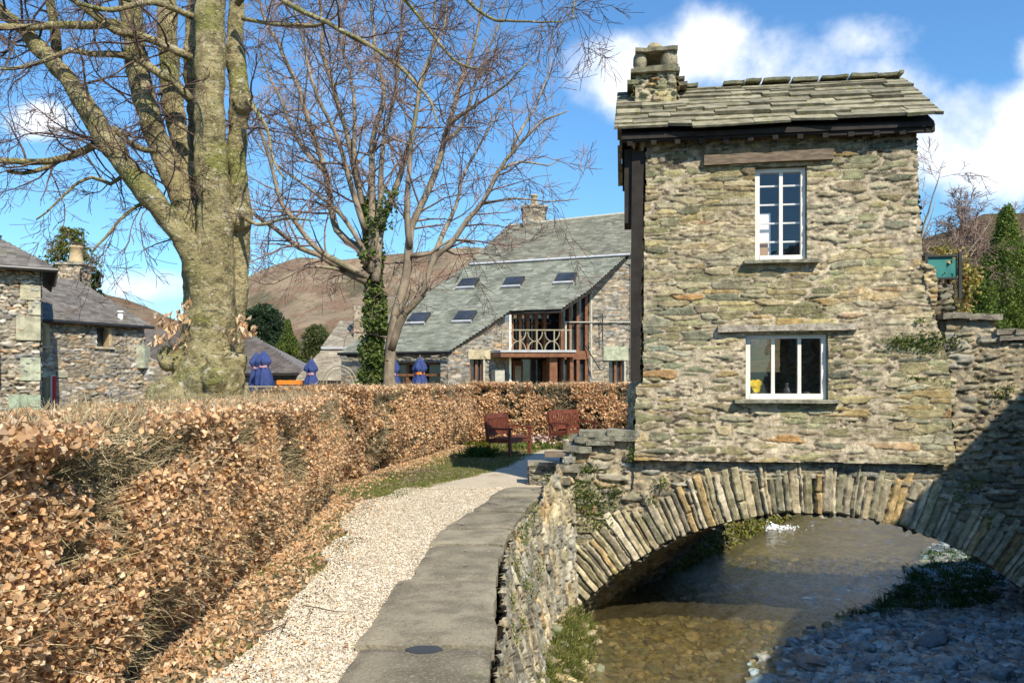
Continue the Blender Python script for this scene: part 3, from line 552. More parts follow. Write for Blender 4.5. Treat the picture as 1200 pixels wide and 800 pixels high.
# ================================================================== BRIDGE HOUSE
hs = thing('stone_cottage', 'tiny two storey stone house with slab roof standing on the bridge over the river', 'house', BL(2, 1.2, .6))
SWW = 3.98
def hx0(z): return np.interp(z, [.6, 1.62, 1.70, 5.3], [-.02, .0, .09, .15])
def hx1(z): return np.interp(z, [.6, 1.8, 2.5, 3.2, 5.3], [4.19, 4.15, 3.98, 3.80, 3.70])
def pr(x0, y0, x1, y1):
    a = onface(x0, y1); b = onface(x1, y0); return a[0], b[0], a[1], b[1]
WU = pr(884, 196, 944, 307); WL = pr(873, 391, 968, 468)
LU = pr(824, 180, 974, 197); LL = pr(840, 381, 1002, 390)
def kfront(u, v):
    k = (u > hx0(v)+fbm(v*6, v*0, 3, 3)*.05) & (u < hx1(v)+fbm(v*6, v*0, 4, 3)*.05) & (v > .6+fbm(u*4, u*0, 6, 3)*.03)
    for (x0, x1, z0, z1) in (WU, WL): k &= ~((u > x0) & (u < x1) & (v > z0) & (v < z1))
    return k
def lay_front(a, b, **kw):
    h, c = rubble(a, b, **kw)
    top = ss(4.55, 4.95, b)[..., None]                                   # stones get darker towards the top of the wall
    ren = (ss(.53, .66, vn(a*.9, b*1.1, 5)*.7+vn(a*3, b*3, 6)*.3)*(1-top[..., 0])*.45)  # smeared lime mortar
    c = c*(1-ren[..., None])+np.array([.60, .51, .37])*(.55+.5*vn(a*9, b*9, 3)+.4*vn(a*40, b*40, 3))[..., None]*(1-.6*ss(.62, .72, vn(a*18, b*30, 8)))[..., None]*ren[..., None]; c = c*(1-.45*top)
    # long quoins at the foot and right edge stay proud
    return h*(1-.35*ren)+ren*fbm(a*22, b*26, 7, 3)*.016, c
def ffront(U, V): return OB+EX*U[..., None]+np.array([0, 0, 1.])*V[..., None]-EY*(.085+.05*ss(.95, .72, V))[..., None], -EY
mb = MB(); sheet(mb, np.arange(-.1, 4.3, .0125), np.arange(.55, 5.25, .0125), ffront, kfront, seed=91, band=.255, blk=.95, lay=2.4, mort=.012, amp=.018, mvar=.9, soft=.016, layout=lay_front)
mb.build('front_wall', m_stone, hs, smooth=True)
# side and back walls
mb = MB()
gz = lambda y: np.where(y < 1.25, 5.2+.7*(y+.02), 5.2+.7*(2.52-y))
def fl(U, V): x = (hx0(V)-.10*U/2.5); return OB+EX*x[..., None]+EY*U[..., None]+np.array([0, 0, 1.])*V[..., None], -EX
sheet(mb, np.arange(-.06, 2.5, .025), np.arange(.2, 6.1, .02), fl, lambda u, v: v < gz(u), seed=93, band=.26, lay=2.6, amp=.035); 
mb.build('left_wall', m_stone, hs, smooth=True)
mb = MB()
def fr2(U, V): x = hx1(V); return OB+EX*x[..., None]+EY*U[..., None]+np.array([0, 0, 1.])*V[..., None], EX
sheet(mb, np.arange(-.06, 2.5, .03), np.arange(.3, 6.1, .03), fr2, lambda u, v: v < gz(u), seed=94, band=.26, lay=2.6, amp=.035); mb.build('right_wall', m_stone, hs, smooth=True)
mb = MB(); BWN = (1.95, 2.45, 1.85, 2.75)
def fb(U, V): return OB+EX*U[..., None]+EY*2.5+np.array([0, 0, 1.])*V[..., None], EY
sheet(mb, np.arange(-.05, 4.2, .04), np.arange(-.1, 5.25, .04), fb, lambda u, v: (u < hx1(v)) & (u > hx0(v)-.1) & ~((u > BWN[0]) & (u < BWN[1]) & (v > BWN[2]) & (v < BWN[3])), seed=95, amp=.04); mb.build('back_wall', m_stone, hs, smooth=True)
mb = MB()
mb.box([BL(x, y, z) for z in (2.98, 3.06) for x, y in ((.2, .05), (3.75, .05), (3.75, 2.45), (.2, 2.45))]); mb.box([BL(x, y, z) for z in (.9, 1.0) for x, y in ((.2, .05), (4.0, .05), (4.0, 2.45), (.2, 2.45))])
mb.box([BL(x, y, z) for z in (3.06, 5.15) for x, y in ((.25, 2.3), (3.65, 2.3), (3.65, 2.38), (.25, 2.38))])
mb.build('floor', m_inner, hs)
# reveals of the two openings
for (x0, x1, z0, z1) in (WU, WL):
    mb = MB()
    for (a, b, c, d) in ((x0-.05, x0, z0-.03, z1+.03), (x1, x1+.05, z0-.03, z1+.03)):
        mb.box([BL(x, y, z) for z in (c, d) for x, y in ((a, -.045), (b, -.045), (b, .35), (a, .35))], (.42, .37, .29))
    mb.box([BL(x, y, z) for z in (z1, z1+.05) for x, y in ((x0-.05, -.04), (x1+.05, -.04), (x1+.05, .35), (x0-.05, .35))], (.35, .3, .24))
    mb.box([BL(x, y, z) for z in (z0-.05, z0) for x, y in ((x0-.05, -.04), (x1+.05, -.04), (x1+.05, .35), (x0-.05, .35))], (.35, .33, .27)); mb.build('window_reveal', m_stone, hs)
# windows
def bar(mb, x0, x1, z0, z1, y0, y1, c=(1, 1, 1)): mb.box([BL(x, y, z) for z in (z0, z1) for x, y in ((x0, y0), (x1, y0), (x1, y1), (x0, y1))], c)
def win(W, divs, label, fw=.06):
    x0, x1, z0, z1 = W; e = .008; x0 += e; x1 -= e; z0 += e; z1 -= e
    mb = MB(); bar(mb, x0, x0+fw, z0, z1, -.02, .05); bar(mb, x1-fw*1.0, x1, z0, z1, -.02, .05); bar(mb, x0+fw, x1-fw, z0, z0+fw*1.25, -.03, .05); bar(mb, x0+fw, x1-fw, z1-fw*.9, z1, -.02, .05)
    for d in divs: xx = x0+(x1-x0)*d; bar(mb, xx-.023, xx+.023, z0+fw*1.25, z1-fw*.9, -.012, .045)
    w_ = mb.build('window', m_white, hs, label=label)
    mb = MB(); mb.add([BL(x0+.02, .02, z0+.02), BL(x1-.02, .02, z0+.02), BL(x1-.02, .02, z1-.02), BL(x0+.02, .02, z1-.02)], [[0, 1, 2, 3]]); mb.build('pane', m_glass, w_); return w_
wu = win(WU, [.52], 'tall white two light window on the upper floor')
mb = MB()
for k in range(1, 5): z = WU[2]+.06+(WU[3]-WU[2]-.1)*(k-.15)/4.6; bar(mb, WU[0]+.05, WU[1]-.05, z-.012, z+.012, .055, .075)
mb.build('glazing_bar', m_white, wu)
wl = win(WL, [.345, .675], 'wide white three light window on the lower floor')
for W, nm in ((WU, 'upper'), (WL, 'lower')):
    mb = MB(); ext = .10; zz = W[2]
    n = 24; xs_ = np.linspace(W[0]-ext-.06, W[1]+ext+.05, n)
    for a, b in zip(xs_[:-1], xs_[1:]):
        pass
    jf = fbm(xs_*6, xs_*0, 3, 3)*.03; jz = fbm(xs_*4, xs_*0, 9, 3)*.014
    v = np.array([[BL(xs_[i], -.20+jf[i], zz-.045+jz[i]), BL(xs_[i], -.205+jf[i], zz-.002+jz[i]), BL(xs_[i], .0, zz+.004), BL(xs_[i], .0, zz-.045)] for i in range(n)]).reshape(-1, 3)
    mb.add(v, [[i*4+a, i*4+(a+1) % 4, i*4+4+(a+1) % 4, i*4+4+a] for i in range(n-1) for a in range(4)]+[[0, 1, 2, 3], [(n-1)*4+3, (n-1)*4+2, (n-1)*4+1, (n-1)*4]], c=(.36, .35, .27)); mb.build('sill', m_bridge, hs)
for (x0, x1, z0, z1), mt, ty in ((LU, m_wood, .155), (LL, m_bridge, .165)):
    mb = MB(); n = 26; xs_ = np.linspace(x0, x1, n); j = fbm(xs_*3, xs_*0, 12, 3)*.05; k = fbm(xs_*4, xs_*0, 15, 3)*.04; sl_ = (xs_-x0)/(x1-x0)*.02
    v = np.array([[BL(xs_[i], -ty, z0+j[i]*.5+sl_[i]), BL(xs_[i], -ty-.006, z1+k[i]+sl_[i]), BL(xs_[i], .0, z1+k[i]+sl_[i]), BL(xs_[i], .0, z0+j[i]*.5+sl_[i])] for i in range(n)]).reshape(-1, 3)
    mb.add(v, [[i*4+a, i*4+(a+1) % 4, i*4+4+(a+1) % 4, i*4+4+a] for i in range(n-1) for a in range(4)]+[[0, 1, 2, 3], [(n-1)*4+3, (n-1)*4+2, (n-1)*4+1, (n-1)*4]], c=(1, 1, 1) if mt is m_wood else (.50, .45, .37)); mb.build('lintel', mt, hs)
# roof: heavy slabs, eaves beam, rafter ends
EZ = 5.16; RZ = 6.22; EYY = -.32; RY = 1.22; UPV = unit(EY*(RY-EYY)+np.array([0, 0, RZ-EZ])); LSL = math.hypot(RY-EYY, RZ-EZ)
mb = MB(); sag = 0
slates(mb, BL(0, EYY, EZ), EX, UPV, [(-.30, 0), (3.95, 0), (3.97, LSL), (-.27, LSL)], course=lambda v: .205-.06*v/LSL+rng.uniform(-.02, .02), wid=(.28, .90), th=.038, tint=((.19, .17, .12), (.37, .335, .235)), over=1.6, jitter=.07, seed=5, tilt=1.0)
DNV = unit(EY*1.5-np.array([0, 0, 1.06]))
slates(mb, BL(0, 2.78, EZ-.02), -EX, -DNV, [(-3.97, 0), (.28, 0), (.28, LSL), (-3.97, LSL)], course=.2, wid=(.3, .7), th=.034, tint=((.2, .19, .13), (.33, .31, .22)), over=1.6, jitter=.03, seed=6)
mb.build('roof', m_slab, hs)
mb = MB(); x = .55; k = 0
while x < 3.9:
    w_ = rng.uniform(.22, .42); T = rng.uniform(.03, .055); z = RZ+.045+rng.uniform(-.01, .02)
    if rng.uniform() > .12: capstone(mb, x, min(x+w_, 3.93), RY-.16, RY+.16, z+T*.5, T, np.array([.30, .29, .19])*rng.uniform(.8, 1.15))
    x += w_+rng.uniform(.0, .06)
mb.build('ridge_stones', m_slab, hs)
mb = MB()   # timber bed under the slabs
mb.prism([BL(-.2, EYY+.05, EZ-.035), BL(-.2, RY, RZ-.05), BL(-.2, 2.7, EZ-.06), BL(-.2, 2.7, EZ-.12), BL(-.2, RY, RZ-.12), BL(-.2, EYY+.05, EZ-.10)], EX*4.08); mb.build('roof_boarding', m_dark, hs)
for k in range(13): x = -.12+k*.325; mb = MB(); mb.prism([BL(x, -.26, EZ-.13), BL(x, .1, EZ+.10), BL(x, .1, EZ-.0), BL(x, -.25, EZ-.185)], EX*.075); mb.build('rafter_end', m_dark, hs)
mb = MB(); bar(mb, 2.55, 3.9, EZ-.16, EZ-.05, -.24, -.17); bar(mb, -.2, 2.55, EZ-.13, EZ-.05, -.24, -.19); mb.build('eaves_board', m_dark, hs)
# chimney
ch = MB()
C0, C1, CY0, CY1 = -.0, .60, .58, 1.22
for A, B in (((C0, CY0), (C1, CY0)), ((C1, CY0), (C1, CY1)), ((C1, CY1), (C0, CY1)), ((C0, CY1), (C0, CY0))): wallsheet(ch, BL(*A, 0), BL(*B, 0), 5.3, 6.30, .014, seed=int(A[0]*10)+7, band=.2, blk=.5, lay=2.2, amp=.045, mort=.012)
chim = ch.build('chimney', m_stone, hs, smooth=True)
mb = MB(); capstone(mb, C0-.07, C1+.05, CY0-.07, CY1+.07, 6.34, .055, (.25, .23, .16)); capstone(mb, C0-.02, C1+.03, CY0-.03, CY1+.03, 6.385, .04, (.28, .26, .18))
capstone(mb, C1-.02, C1+.17, CY0+.08, CY1-.05, 6.17, .05, (.22, .2, .15)); capstone(mb, C1-.02, C1+.13, CY0+.1, CY1-.1, 6.26, .04, (.22, .2, .15)); capstone(mb, C0-.12, C0+.06, CY0, CY1, 6.2, .06, (.2, .2, .12))
capstone(mb, C0+.0, C1+.02, CY0-.02, CY1+.02, 6.66, .05, (.27, .25, .18)); mb.build('chimney_slabs', m_slab, chim)
def blob(mb, c, r, seed, col, k=(1, 1, 1), amp=.25):
    n, m_ = 10, 14; th = np.linspace(.02, math.pi-.02, n); ph = np.arange(m_)*2*math.pi/m_; T_, P_ = np.meshgrid(th, ph, indexing='ij')
    d = np.stack([np.sin(T_)*np.cos(P_), np.sin(T_)*np.sin(P_), np.cos(T_)], -1); rr = 1+amp*2*(fbm(d[..., 0]*1.6+seed, d[..., 1]*1.6+d[..., 2]*1.3, seed, 3))
    d = np.sign(d)*abs(d)**.8; v = np.array(c)+d*rr[..., None]*r*np.array(k); i = np.arange(n-1)[:, None]*m_+np.arange(m_)[None]; j = np.arange(n-1)[:, None]*m_+(np.arange(m_)+1)[None] % m_
    mb.add(v.reshape(-1, 3), np.stack([i, i+m_, j+m_, j], -1).reshape(-1, 4), c=col)
for x, y, r in ((.07, .70, .10), (.50, .70, .12), (.09, 1.1, .10), (.5, 1.1, .1)): mb = MB(); blob(mb, BL(x, y, 6.50), r, int(x*40), (.36, .32, .22), (1, 1, 1.25), .2); mb.build('corner_stone', m_stone, chim, smooth=True)
mb = MB(); blob(mb, BL(.29, .85, 6.72), .11, 5, (.40, .33, .20), (1.15, 1, 1.0), .2); mb.build('top_stone', m_stone, chim, smooth=True, label='lone squat stone set on the chimney top')
# dark strip added at the left corner as the shade of the end wall
mb = MB(); p0 = [BL(.02, -.0, z) for z in np.linspace(4.95, 1.68, 30)]; p0 = [p+EX*rng.uniform(-.006, .006) for p in p0]
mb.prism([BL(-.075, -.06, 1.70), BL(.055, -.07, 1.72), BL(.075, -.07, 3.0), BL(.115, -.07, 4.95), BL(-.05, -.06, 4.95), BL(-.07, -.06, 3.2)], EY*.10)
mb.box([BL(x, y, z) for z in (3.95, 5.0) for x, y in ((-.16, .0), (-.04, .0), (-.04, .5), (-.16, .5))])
mb.build('corner_shade_strip', m_dark, hs)
# daffodils in a vase on the inner sill, things on the sill
vz = WL[2]+.012
va = thing('flower_vase', 'small vase of yellow daffodils behind the lower window of the bridge house', 'vase', BL(WL[0]+.15, .14, vz))
mb = MB(); mb.tube([BL(WL[0]+.15, .14, vz+h) for h in (0, .02, .06, .10)], [.03, .038, .035, .024], 12); mb.build('vase', m_white, va, smooth=True)
mb = MB()
for k in range(22):
    a = rng.uniform(0, 6.28); r = rng.uniform(.01, .075); h = rng.uniform(.12, .24); tip = BL(WL[0]+.15+math.cos(a)*r, .07+math.sin(a)*r*.3, vz+h)
    for p in range(6): b = p*math.pi/3; mb.add([tip, tip+EX*.042*math.cos(b)+np.array([0, 0, .042*math.sin(b)]), tip+EX*.042*math.cos(b+.8)+np.array([0, 0, .042*math.sin(b+.8)])-EY*.012], None, [[0, 1, 2]])
mb.build('flowers', m_yellow, va)
mb = MB()
for k in range(5): a = k*1.25; mb.tube([BL(WL[0]+.15, .14, vz+.05), BL(WL[0]+.15+math.cos(a)*.04, .13+math.sin(a)*.03, vz+.15)], .003, 4)
mb.build('stems', m_green, va)
def jar(name, label, cat, x, prof, m, y=.16):
    mb = MB(); mb.tube([BL(x, y, vz+h) for h, r in prof], [r for h, r in prof], 12); tag(mb.build(name, m, smooth=True), label, cat)
jar('candlestick', 'dark candlestick on the sill beside the daffodils', 'candlestick', WL[0]+.31, [(0, .045), (.02, .04), (.03, .012), (.12, .012), (.13, .02), (.16, .008)], m_darkmetal)
jar('round_jug', 'round dark jug silhouetted in the middle light of the lower window', 'jug', WL[0]+.60, [(0, .05), (.04, .07), (.09, .075), (.14, .05), (.18, .035), (.22, .045)], m_darkmetal)
jar('small_pot', 'small dark pot at the right end of the lower window sill', 'pot', WL[1]-.22, [(0, .04), (.04, .06), (.08, .06), (.1, .03)], m_darkmetal)
# a card and books upstairs
mb = MB(); bar(mb, WU[0]+.07, WU[0]+.24, WU[2]+.08, WU[2]+.70, .14, .15); tag(mb.build('white_screen', m_col), 'pale screen leaning behind the upper window', 'screen')
mb = MB(); bar(mb, WU[0]+.06, WU[0]+.2, WU[2]+.01, WU[2]+.3, .10, .13, (.45, .28, .14)); tag(mb.build('wooden_frame', m_col), 'small brown wooden frame standing low behind the upper window', 'frame')

# ================================================================== STEPS TO THE RIGHT, PLANTER
st = thing('stone_steps', 'rough stone steps and pier rising behind the bridge wall to the right of the house', 'steps', BL(4.8, .8, .3))
mb = MB()
for (x0, x1, y0, y1, z) in [(3.75, 4.75, .08, 1.5, 2.53), (4.7, 5.25, .08, 1.5, 2.29), (5.2, 6.6, .08, 1.5, 1.9), (6.6, 9.2, .08, 1.5, 1.7)]:
    mb.box([BL(x, y, zz) for zz in (.3, z) for x, y in ((x0, y0), (x1, y0), (x1, y1), (x0, y1))], (.3, .27, .21))
mb.build('step_mass', m_bridge, st)
mb = MB()
for (x0, x1, z) in [(4.05, 4.40, 2.62), (4.36, 4.80, 2.60), (4.72, 4.98, 2.40), (4.95, 5.28, 2.385), (4.76, 5.25, 2.31), (5.22, 5.6, 2.0), (5.55, 6.1, 1.98), (6.05, 6.6, 1.95), (6.55, 7.2, 1.83)]: capstone(mb, x0, x1, -.09, .5, z, rng.uniform(.06, .09), np.array([.33, .30, .24])*rng.uniform(.8, 1.15))
mb.build('step_coping', m_bridge, st)
mb = MB(); x0, z0 = onface(1092, 372); x1, z1 = onface(1122, 344)
for A, B in (((x0, .12), (x1, .12)), ((x1, .12), (x1, .5)), ((x0, .5), (x0, .12))): wallsheet(mb, BL(*A, 0), BL(*B, 0), 2.5, 3.02, .016, seed=int(A[0]*10)+2, band=.22, blk=.4, lay=2, amp=.05, mort=.012, pal=PAL_BR, wt=WT_BR, mcol=(.2, .17, .11))
mb.box([BL(x, y, z) for z in (2.95, 3.02) for x, y in ((x0, .12), (x1, .12), (x1, .5), (x0, .5))], (.3, .27, .2)); mb.build('pier', m_bridge, st, smooth=True)
mb = MB()                                        # stub of wall between house and pier
sheet(mb, np.arange(3.6, 4.05, .016), np.arange(2.3, 3.35, .016), ffront, lambda u, v: (u > hx1(v)-.02) & (u < 3.97+.02*np.sin(v*9)) & (v < 3.42-.55*(u-3.6)), seed=91, band=.26, blk=.85, lay=2.4, mort=.013, amp=.036)
mb.build('stub_wall', m_stone, st, smooth=True)
xa = x0-.05; xb = x1+.06
pl = thing('planter_box', 'teal panelled planter box with dark posts on the stone pier right of the house', 'planter', BL((xa+xb)/2, .3, 3.02))
mb = MB(); zb = 3.03; 
mb.box([BL(x, y, z) for z in (zb+.08, zb+.36) for x, y in ((xa+.03, .09), (xb-.03, .09), (xb-.03, .11), (xa+.03, .11))]); mb.box([BL(x, y, z) for z in (zb+.08, zb+.36) for x, y in ((xa, .12), (xa+.02, .12), (xa+.02, .5), (xa, .5))])
mb.build('panel', m_teal, pl)
for x, y in ((xa, .07), (xb, .07), (xa-.08, .48), (xb, .48)):
    mb = MB(); mb.box([BL(a, b, z) for z in (zb-.2 if y < .1 else zb-.1, zb+.42) for a, b in ((x-.02, y-.02), (x+.02, y-.02), (x+.02, y+.02), (x-.02, y+.02))]); mb.build('post', m_darkmetal, pl)
for z in (zb+.055, zb+.36): mb = MB(); mb.box([BL(a, b, zz) for zz in (z, z+.025) for a, b in ((xa+.02, .06), (xb-.02, .06), (xb-.02, .085), (xa+.02, .085))]); mb.box([BL(a, b, zz) for zz in (z, z+.025) for a, b in ((xa-.03, .1), (xa-.0, .1), (xa-.06, .47), (xa-.09, .47))]); mb.build('rail', m_darkmetal, pl)

# building out of frame whose eaves throw the shade over the gravel bank
sh = thing('unseen_shade_building', 'unseen whitewashed building with slate roof just beyond the right edge, shading the gravel bank', 'building', (9.5, 3, .2))
e = unit([.47, .88, 0]); p_ = np.array([e[1], -e[0], 0]); Q = np.array([7.5, 5.5, 0])
a0 = Q-e*8.5+p_*.35; a1 = Q+e*2.9+p_*.35
mb = MB(); wallsheet(mb, a0+e*0, a1, -2.1, 4.95, .12, seed=8, pal=PAL_COT, wt=WT_COT, band=.35, blk=.9) ; mb.box([a0+p_*.1+np.array([0, 0, -2.1]), a1+p_*.1+np.array([0, 0, -2.1]), a1+p_*6+np.array([0, 0, -2.1]), a0+p_*6+np.array([0, 0, -2.1]), a0+p_*.1+np.array([0, 0, 4.9]), a1+p_*.1+np.array([0, 0, 4.9]), a1+p_*6+np.array([0, 0, 4.9]), a0+p_*6+np.array([0, 0, 4.9])], (.5, .48, .42)); mb.build('wall', m_farstone, sh)
mb = MB(); up = unit(p_*1.0+np.array([0, 0, .6])); slates(mb, a0-p_*.35-e*.3+np.array([0, 0, 5.0]), e, up, [(0, 0), (12, 0), (12, 3.9), (0, 3.9)], course=.3, wid=(.3, .5), seed=3, tint=((.12, .13, .12), (.2, .2, .19)))
mb.prism([a0-p_*.33-e*.28+np.array([0, 0, 4.98]), a0+p_*3+np.array([0, 0, 6.95]), a0+p_*6.4+np.array([0, 0, 4.9])], e*12, (.12, .12, .12)); mb.build('roof', m_slate, sh)
for k in (1.5, 4.6, 7.7, 10):
    mb = MB(); q0 = a0+e*k-p_*.02; f = lambda u, z, d: q0+e*u+np.array([0, 0, z])-p_*d
    mb.box([f(0, 2.2, 0), f(.9, 2.2, 0), f(.9, 2.2, .06), f(0, 2.2, .06), f(0, 3.5, 0), f(.9, 3.5, 0), f(.9, 3.5, .06), f(0, 3.5, .06)]); w_ = mb.build('window', m_white, sh)
    mb = MB(); mb.box([f(.07, 2.27, .05), f(.83, 2.27, .05), f(.83, 2.27, .07), f(.07, 2.27, .07), f(.07, 3.43, .05), f(.83, 3.43, .05), f(.83, 3.43, .07), f(.07, 3.43, .07)]); mb.build('pane', m_farglass, w_)
# ================================================================== BUILDINGS BEHIND
def quadpoly(mb, pts, th, c=(1, 1, 1)):          # thin solid from coplanar points, thickness downwards
    mb.prism(pts, (0, 0, -th), c)
# --- long barn-like building with green slate roofs
A = P(735, 299, 39); B = P(525, 413, 35); ED = unit([-.93, .365, 0]); NR = unit(np.cross(ED, A-B)); NR = NR if NR[2] > 0 else -NR
UPR = unit(np.cross(NR, ED)); UPR = UPR if UPR[2] > 0 else -UPR
WD = unit([.904, .428, 0]); NW = np.array([WD[1], -WD[0], 0])
hl = thing('slate_roofed_hall', 'long stone hall with sweeping green slate roof, skylights and brown glazed balcony bay', 'building', (2, 40, 0))
W = lambda px, py, off=0: ray(px, py, B, NW, off)
RF = lambda px, py, off=0: ray(px, py, B, NR, off)
def wuz(px, py): p = W(px, py); return float(np.dot(p-B, WD)), float(p[2])
AB = lambda u: B[2]+(A[2]-B[2])*u/np.linalg.norm((A-B)[:2])
mb = MB()
op = [(*[wuz(597, 455)[0], wuz(690, 455)[0]], -1, 7.4), (wuz(551, 450)[0], wuz(566, 450)[0], 0, wuz(558, 421)[1]), (wuz(713, 450)[0], wuz(731, 450)[0], 0, wuz(722, 422)[1])]
def kg(u, v):
    k = v < AB(u)-.05
    for (a, b, c, d) in op: k &= ~((u > a) & (u < b) & (v > c) & (v < d))
    return k
wallsheet(mb, B[:2], (B+WD*11)[:2], -.3, 9.2, .045, keep=kg, seed=61, band=.30, blk=1.0, lay=3, amp=.045, mort=.012, pal=PAL_COT*.95, wt=WT_COT, mcol=(.36, .34, .28), soft=.04)
# pale quoins
for (px, y0, y1) in ((528, 418, 450), (738, 300, 450)):
    pass
mb.build('gable_wall', m_farstone, hl, smooth=True)
mb = MB(); C = B+ED*5.5
wallsheet(mb, (C)[:2], (B)[:2], -.3, 2.95, .05, keep=lambda u, v: ~((u > 5.5-4.0) & (u < 5.5-.35) & (v < 2.55)), seed=62, band=.3, blk=1.0, lay=3, amp=.05, pal=PAL_COT, wt=WT_COT, mcol=(.36, .34, .28)); mb.build('eaves_wall', m_farstone, hl, smooth=True)
mb = MB(); e0 = B+WD*11; e1 = e0-NW*14; wallsheet(mb, e0[:2], e1[:2], -.3, 8, .3, seed=2, pal=PAL_COT, wt=WT_COT); mb.build('rear_wall', m_farstone, hl)
# roofs
poly = [(737, 298), (688, 342), (657, 362.5), (599, 364), (525, 413), (398, 414.5), (470, 360), (552, 310)]
pts = [RF(x, y, .05) for x, y in poly]; uv = plane_uv(B, ED, UPR, pts)
mb = MB(); slates(mb, B+NR*.06, ED, UPR, uv, course=lambda v: .17, wid=(.2, .42), th=.012, tint=((.165, .172, .13), (.27, .275, .215)), over=1.6, jitter=.02, seed=8)
mb.build('lower_roof', m_slate, hl)
mb = MB(); quadpoly(mb, [RF(x, y, .03) for x, y in poly], .16, (.5, .45, .4)); mb.build('roof_edge', m_dark, hl)
Rr1 = np.array([6.99, 42.4, 10.66]); A2 = A+NR*.1; Dd = RF(552, 309); up2 = unit(Rr1-A); 
NU = unit(np.cross(ED, up2)); NU = NU if NU[2] > 0 else -NU
RU = lambda px, py, off=0: ray(px, py, A+np.array([0, 0, .12]), NU, off)
poly2 = [(748, 297), (548, 309.5), (594, 265.5), (756, 248.5)]
uv2 = plane_uv(A+np.array([0, 0, .12]), ED, up2, [RU(x, y) for x, y in poly2])
mb = MB(); slates(mb, A+np.array([0, 0, .12]), ED, up2, uv2, course=lambda v: .18, wid=(.22, .45), th=.012, tint=((.15, .148, .11), (.25, .24, .18)), over=1.6, seed=9); mb.build('upper_roof', m_slate, hl)
mb = MB(); quadpoly(mb, [RU(x, y, -.03) for x, y in poly2], .5, (.4, .38, .3)); 
mb.prism([RU(594, 265), RU(757, 248), RU(757, 248)+np.array([2.5, 6.5, -5]), RU(594, 265)+np.array([2.5, 6.5, -5])], (0, 0, -.1), (.3, .3, .26)); mb.build('roof_back', m_slate, hl)
mb = MB(); a, b = RF(550, 311, .12), RF(738, 299.5, .12); mb.prism([a, b, b+UPR*.16, a+UPR*.16], NR*.06); mb.build('flashing', m_flash, hl)
mb = MB(); a, b = RU(595, 265, .02), RU(757, 248, .02); mb.tube([a, (a+b)/2, b], .10, 8, (.9, .85, .7)); mb.build('ridge_tiles', m_pot, hl)
for (x, y, k) in [(663, 327, 1), (602, 331.5, .9), (549, 333, .85), (491, 374, .8), (545, 372, .8)]:
    o = RF(x, y, .1); mb = MB(); f = lambda u, v, n: o+ED*u+UPR*v+NR*n
    mb.box([f(-.48, -.42, -.05), f(.48, -.42, -.05), f(.48, .42, -.05), f(-.48, .42, -.05), f(-.48, -.42, .13), f(.48, -.42, .13), f(.48, .42, .13), f(-.48, .42, .13)]); sk = mb.build('skylight', m_darkmetal, hl)
    mb = MB(); mb.box([f(-.40, -.34, .12), f(.40, -.34, .12), f(.40, .34, .12), f(-.40, .34, .12), f(-.40, -.34, .14), f(.40, -.34, .14), f(.40, .34, .14), f(-.40, .34, .14)]); mb.build('pane', m_farglass, sk)
    mb = MB(); mb.box([f(-.5, -.5, -.02), f(.5, -.5, -.02), f(.5, -.42, -.02), f(-.5, -.42, -.02), f(-.5, -.5, .10), f(.5, -.5, .10), f(.5, -.42, .13), f(-.5, -.42, .13)]); mb.build('sill', m_flash, sk)
# chimney on the ridge
c0 = P(626, 262, 44.5); mb = MB(); 
for s_ in (0, 1, 2, 3):
    a_ = [(-.62, -.45), (.62, -.45), (.62, .45), (-.62, .45)]; p, q = a_[s_], a_[(s_+1) % 4]; wallsheet(mb, c0[:2]+p, c0[:2]+q, c0[2]-1.5, c0[2]+.85, .05, seed=s_+3, pal=PAL_COT*.85, wt=WT_COT, band=.4, amp=.05)
chh = mb.build('chimney', m_farstone, hl, smooth=True); mb = MB(); mb.bx(c0[0]-.75, c0[0]+.75, c0[1]-.55, c0[1]+.55, c0[2]+.82, c0[2]+.93, (.3, .29, .25)); mb.build('chimney_cap', m_flag, chh)
mb = MB(); mb.tube([c0+np.array([0, 0, h]) for h in (.93, 1.05, 1.1, 1.5, 1.53, 1.6)], [.27, .27, .2, .17, .23, .2], 12); mb.build('chimney_pot', m_terra, chh, smooth=True)
# bay: recess, glazing, posts
def wbox(mb, x0, y0, x1, y1, o0, o1, c=(1, 1, 1), ref=None):
    a = [W(x0, y1, 0), W(x1, y1, 0), W(x1, y0, 0), W(x0, y0, 0)]
    mb.box([a[0]+NW*o0, a[1]+NW*o0, a[1]+NW*o1, a[0]+NW*o1, a[3]+NW*o0, a[2]+NW*o0, a[2]+NW*o1, a[3]+NW*o1], c)
bay = 'balcony_bay'
mb = MB(); wbox(mb, 596, 371, 657, 455, -1.3, -1.2); wbox(mb, 657, 352, 692, 455, -1.3, -1.2); mb.build('bay_glazing', m_farglass, hl)
mb = MB(); wbox(mb, 596.5, 369, 598.5, 455, -1.25, .05, (1.6, 1.5, 1.3)); mb.build('bay_side', m_flag, hl)
for px in (601, 608, 618, 627, 637, 647):
    mb = MB(); wbox(mb, px-1.7, 366, px+1.7, 412, -1.0, -.7); mb.build('timber_post', m_brown, hl)
mb = MB(); wbox(mb, 597, 362, 657, 367, -1.1, -.9); wbox(mb, 597, 376, 657, 378, -1.12, -.95); mb.build('head_beam', m_brown, hl)
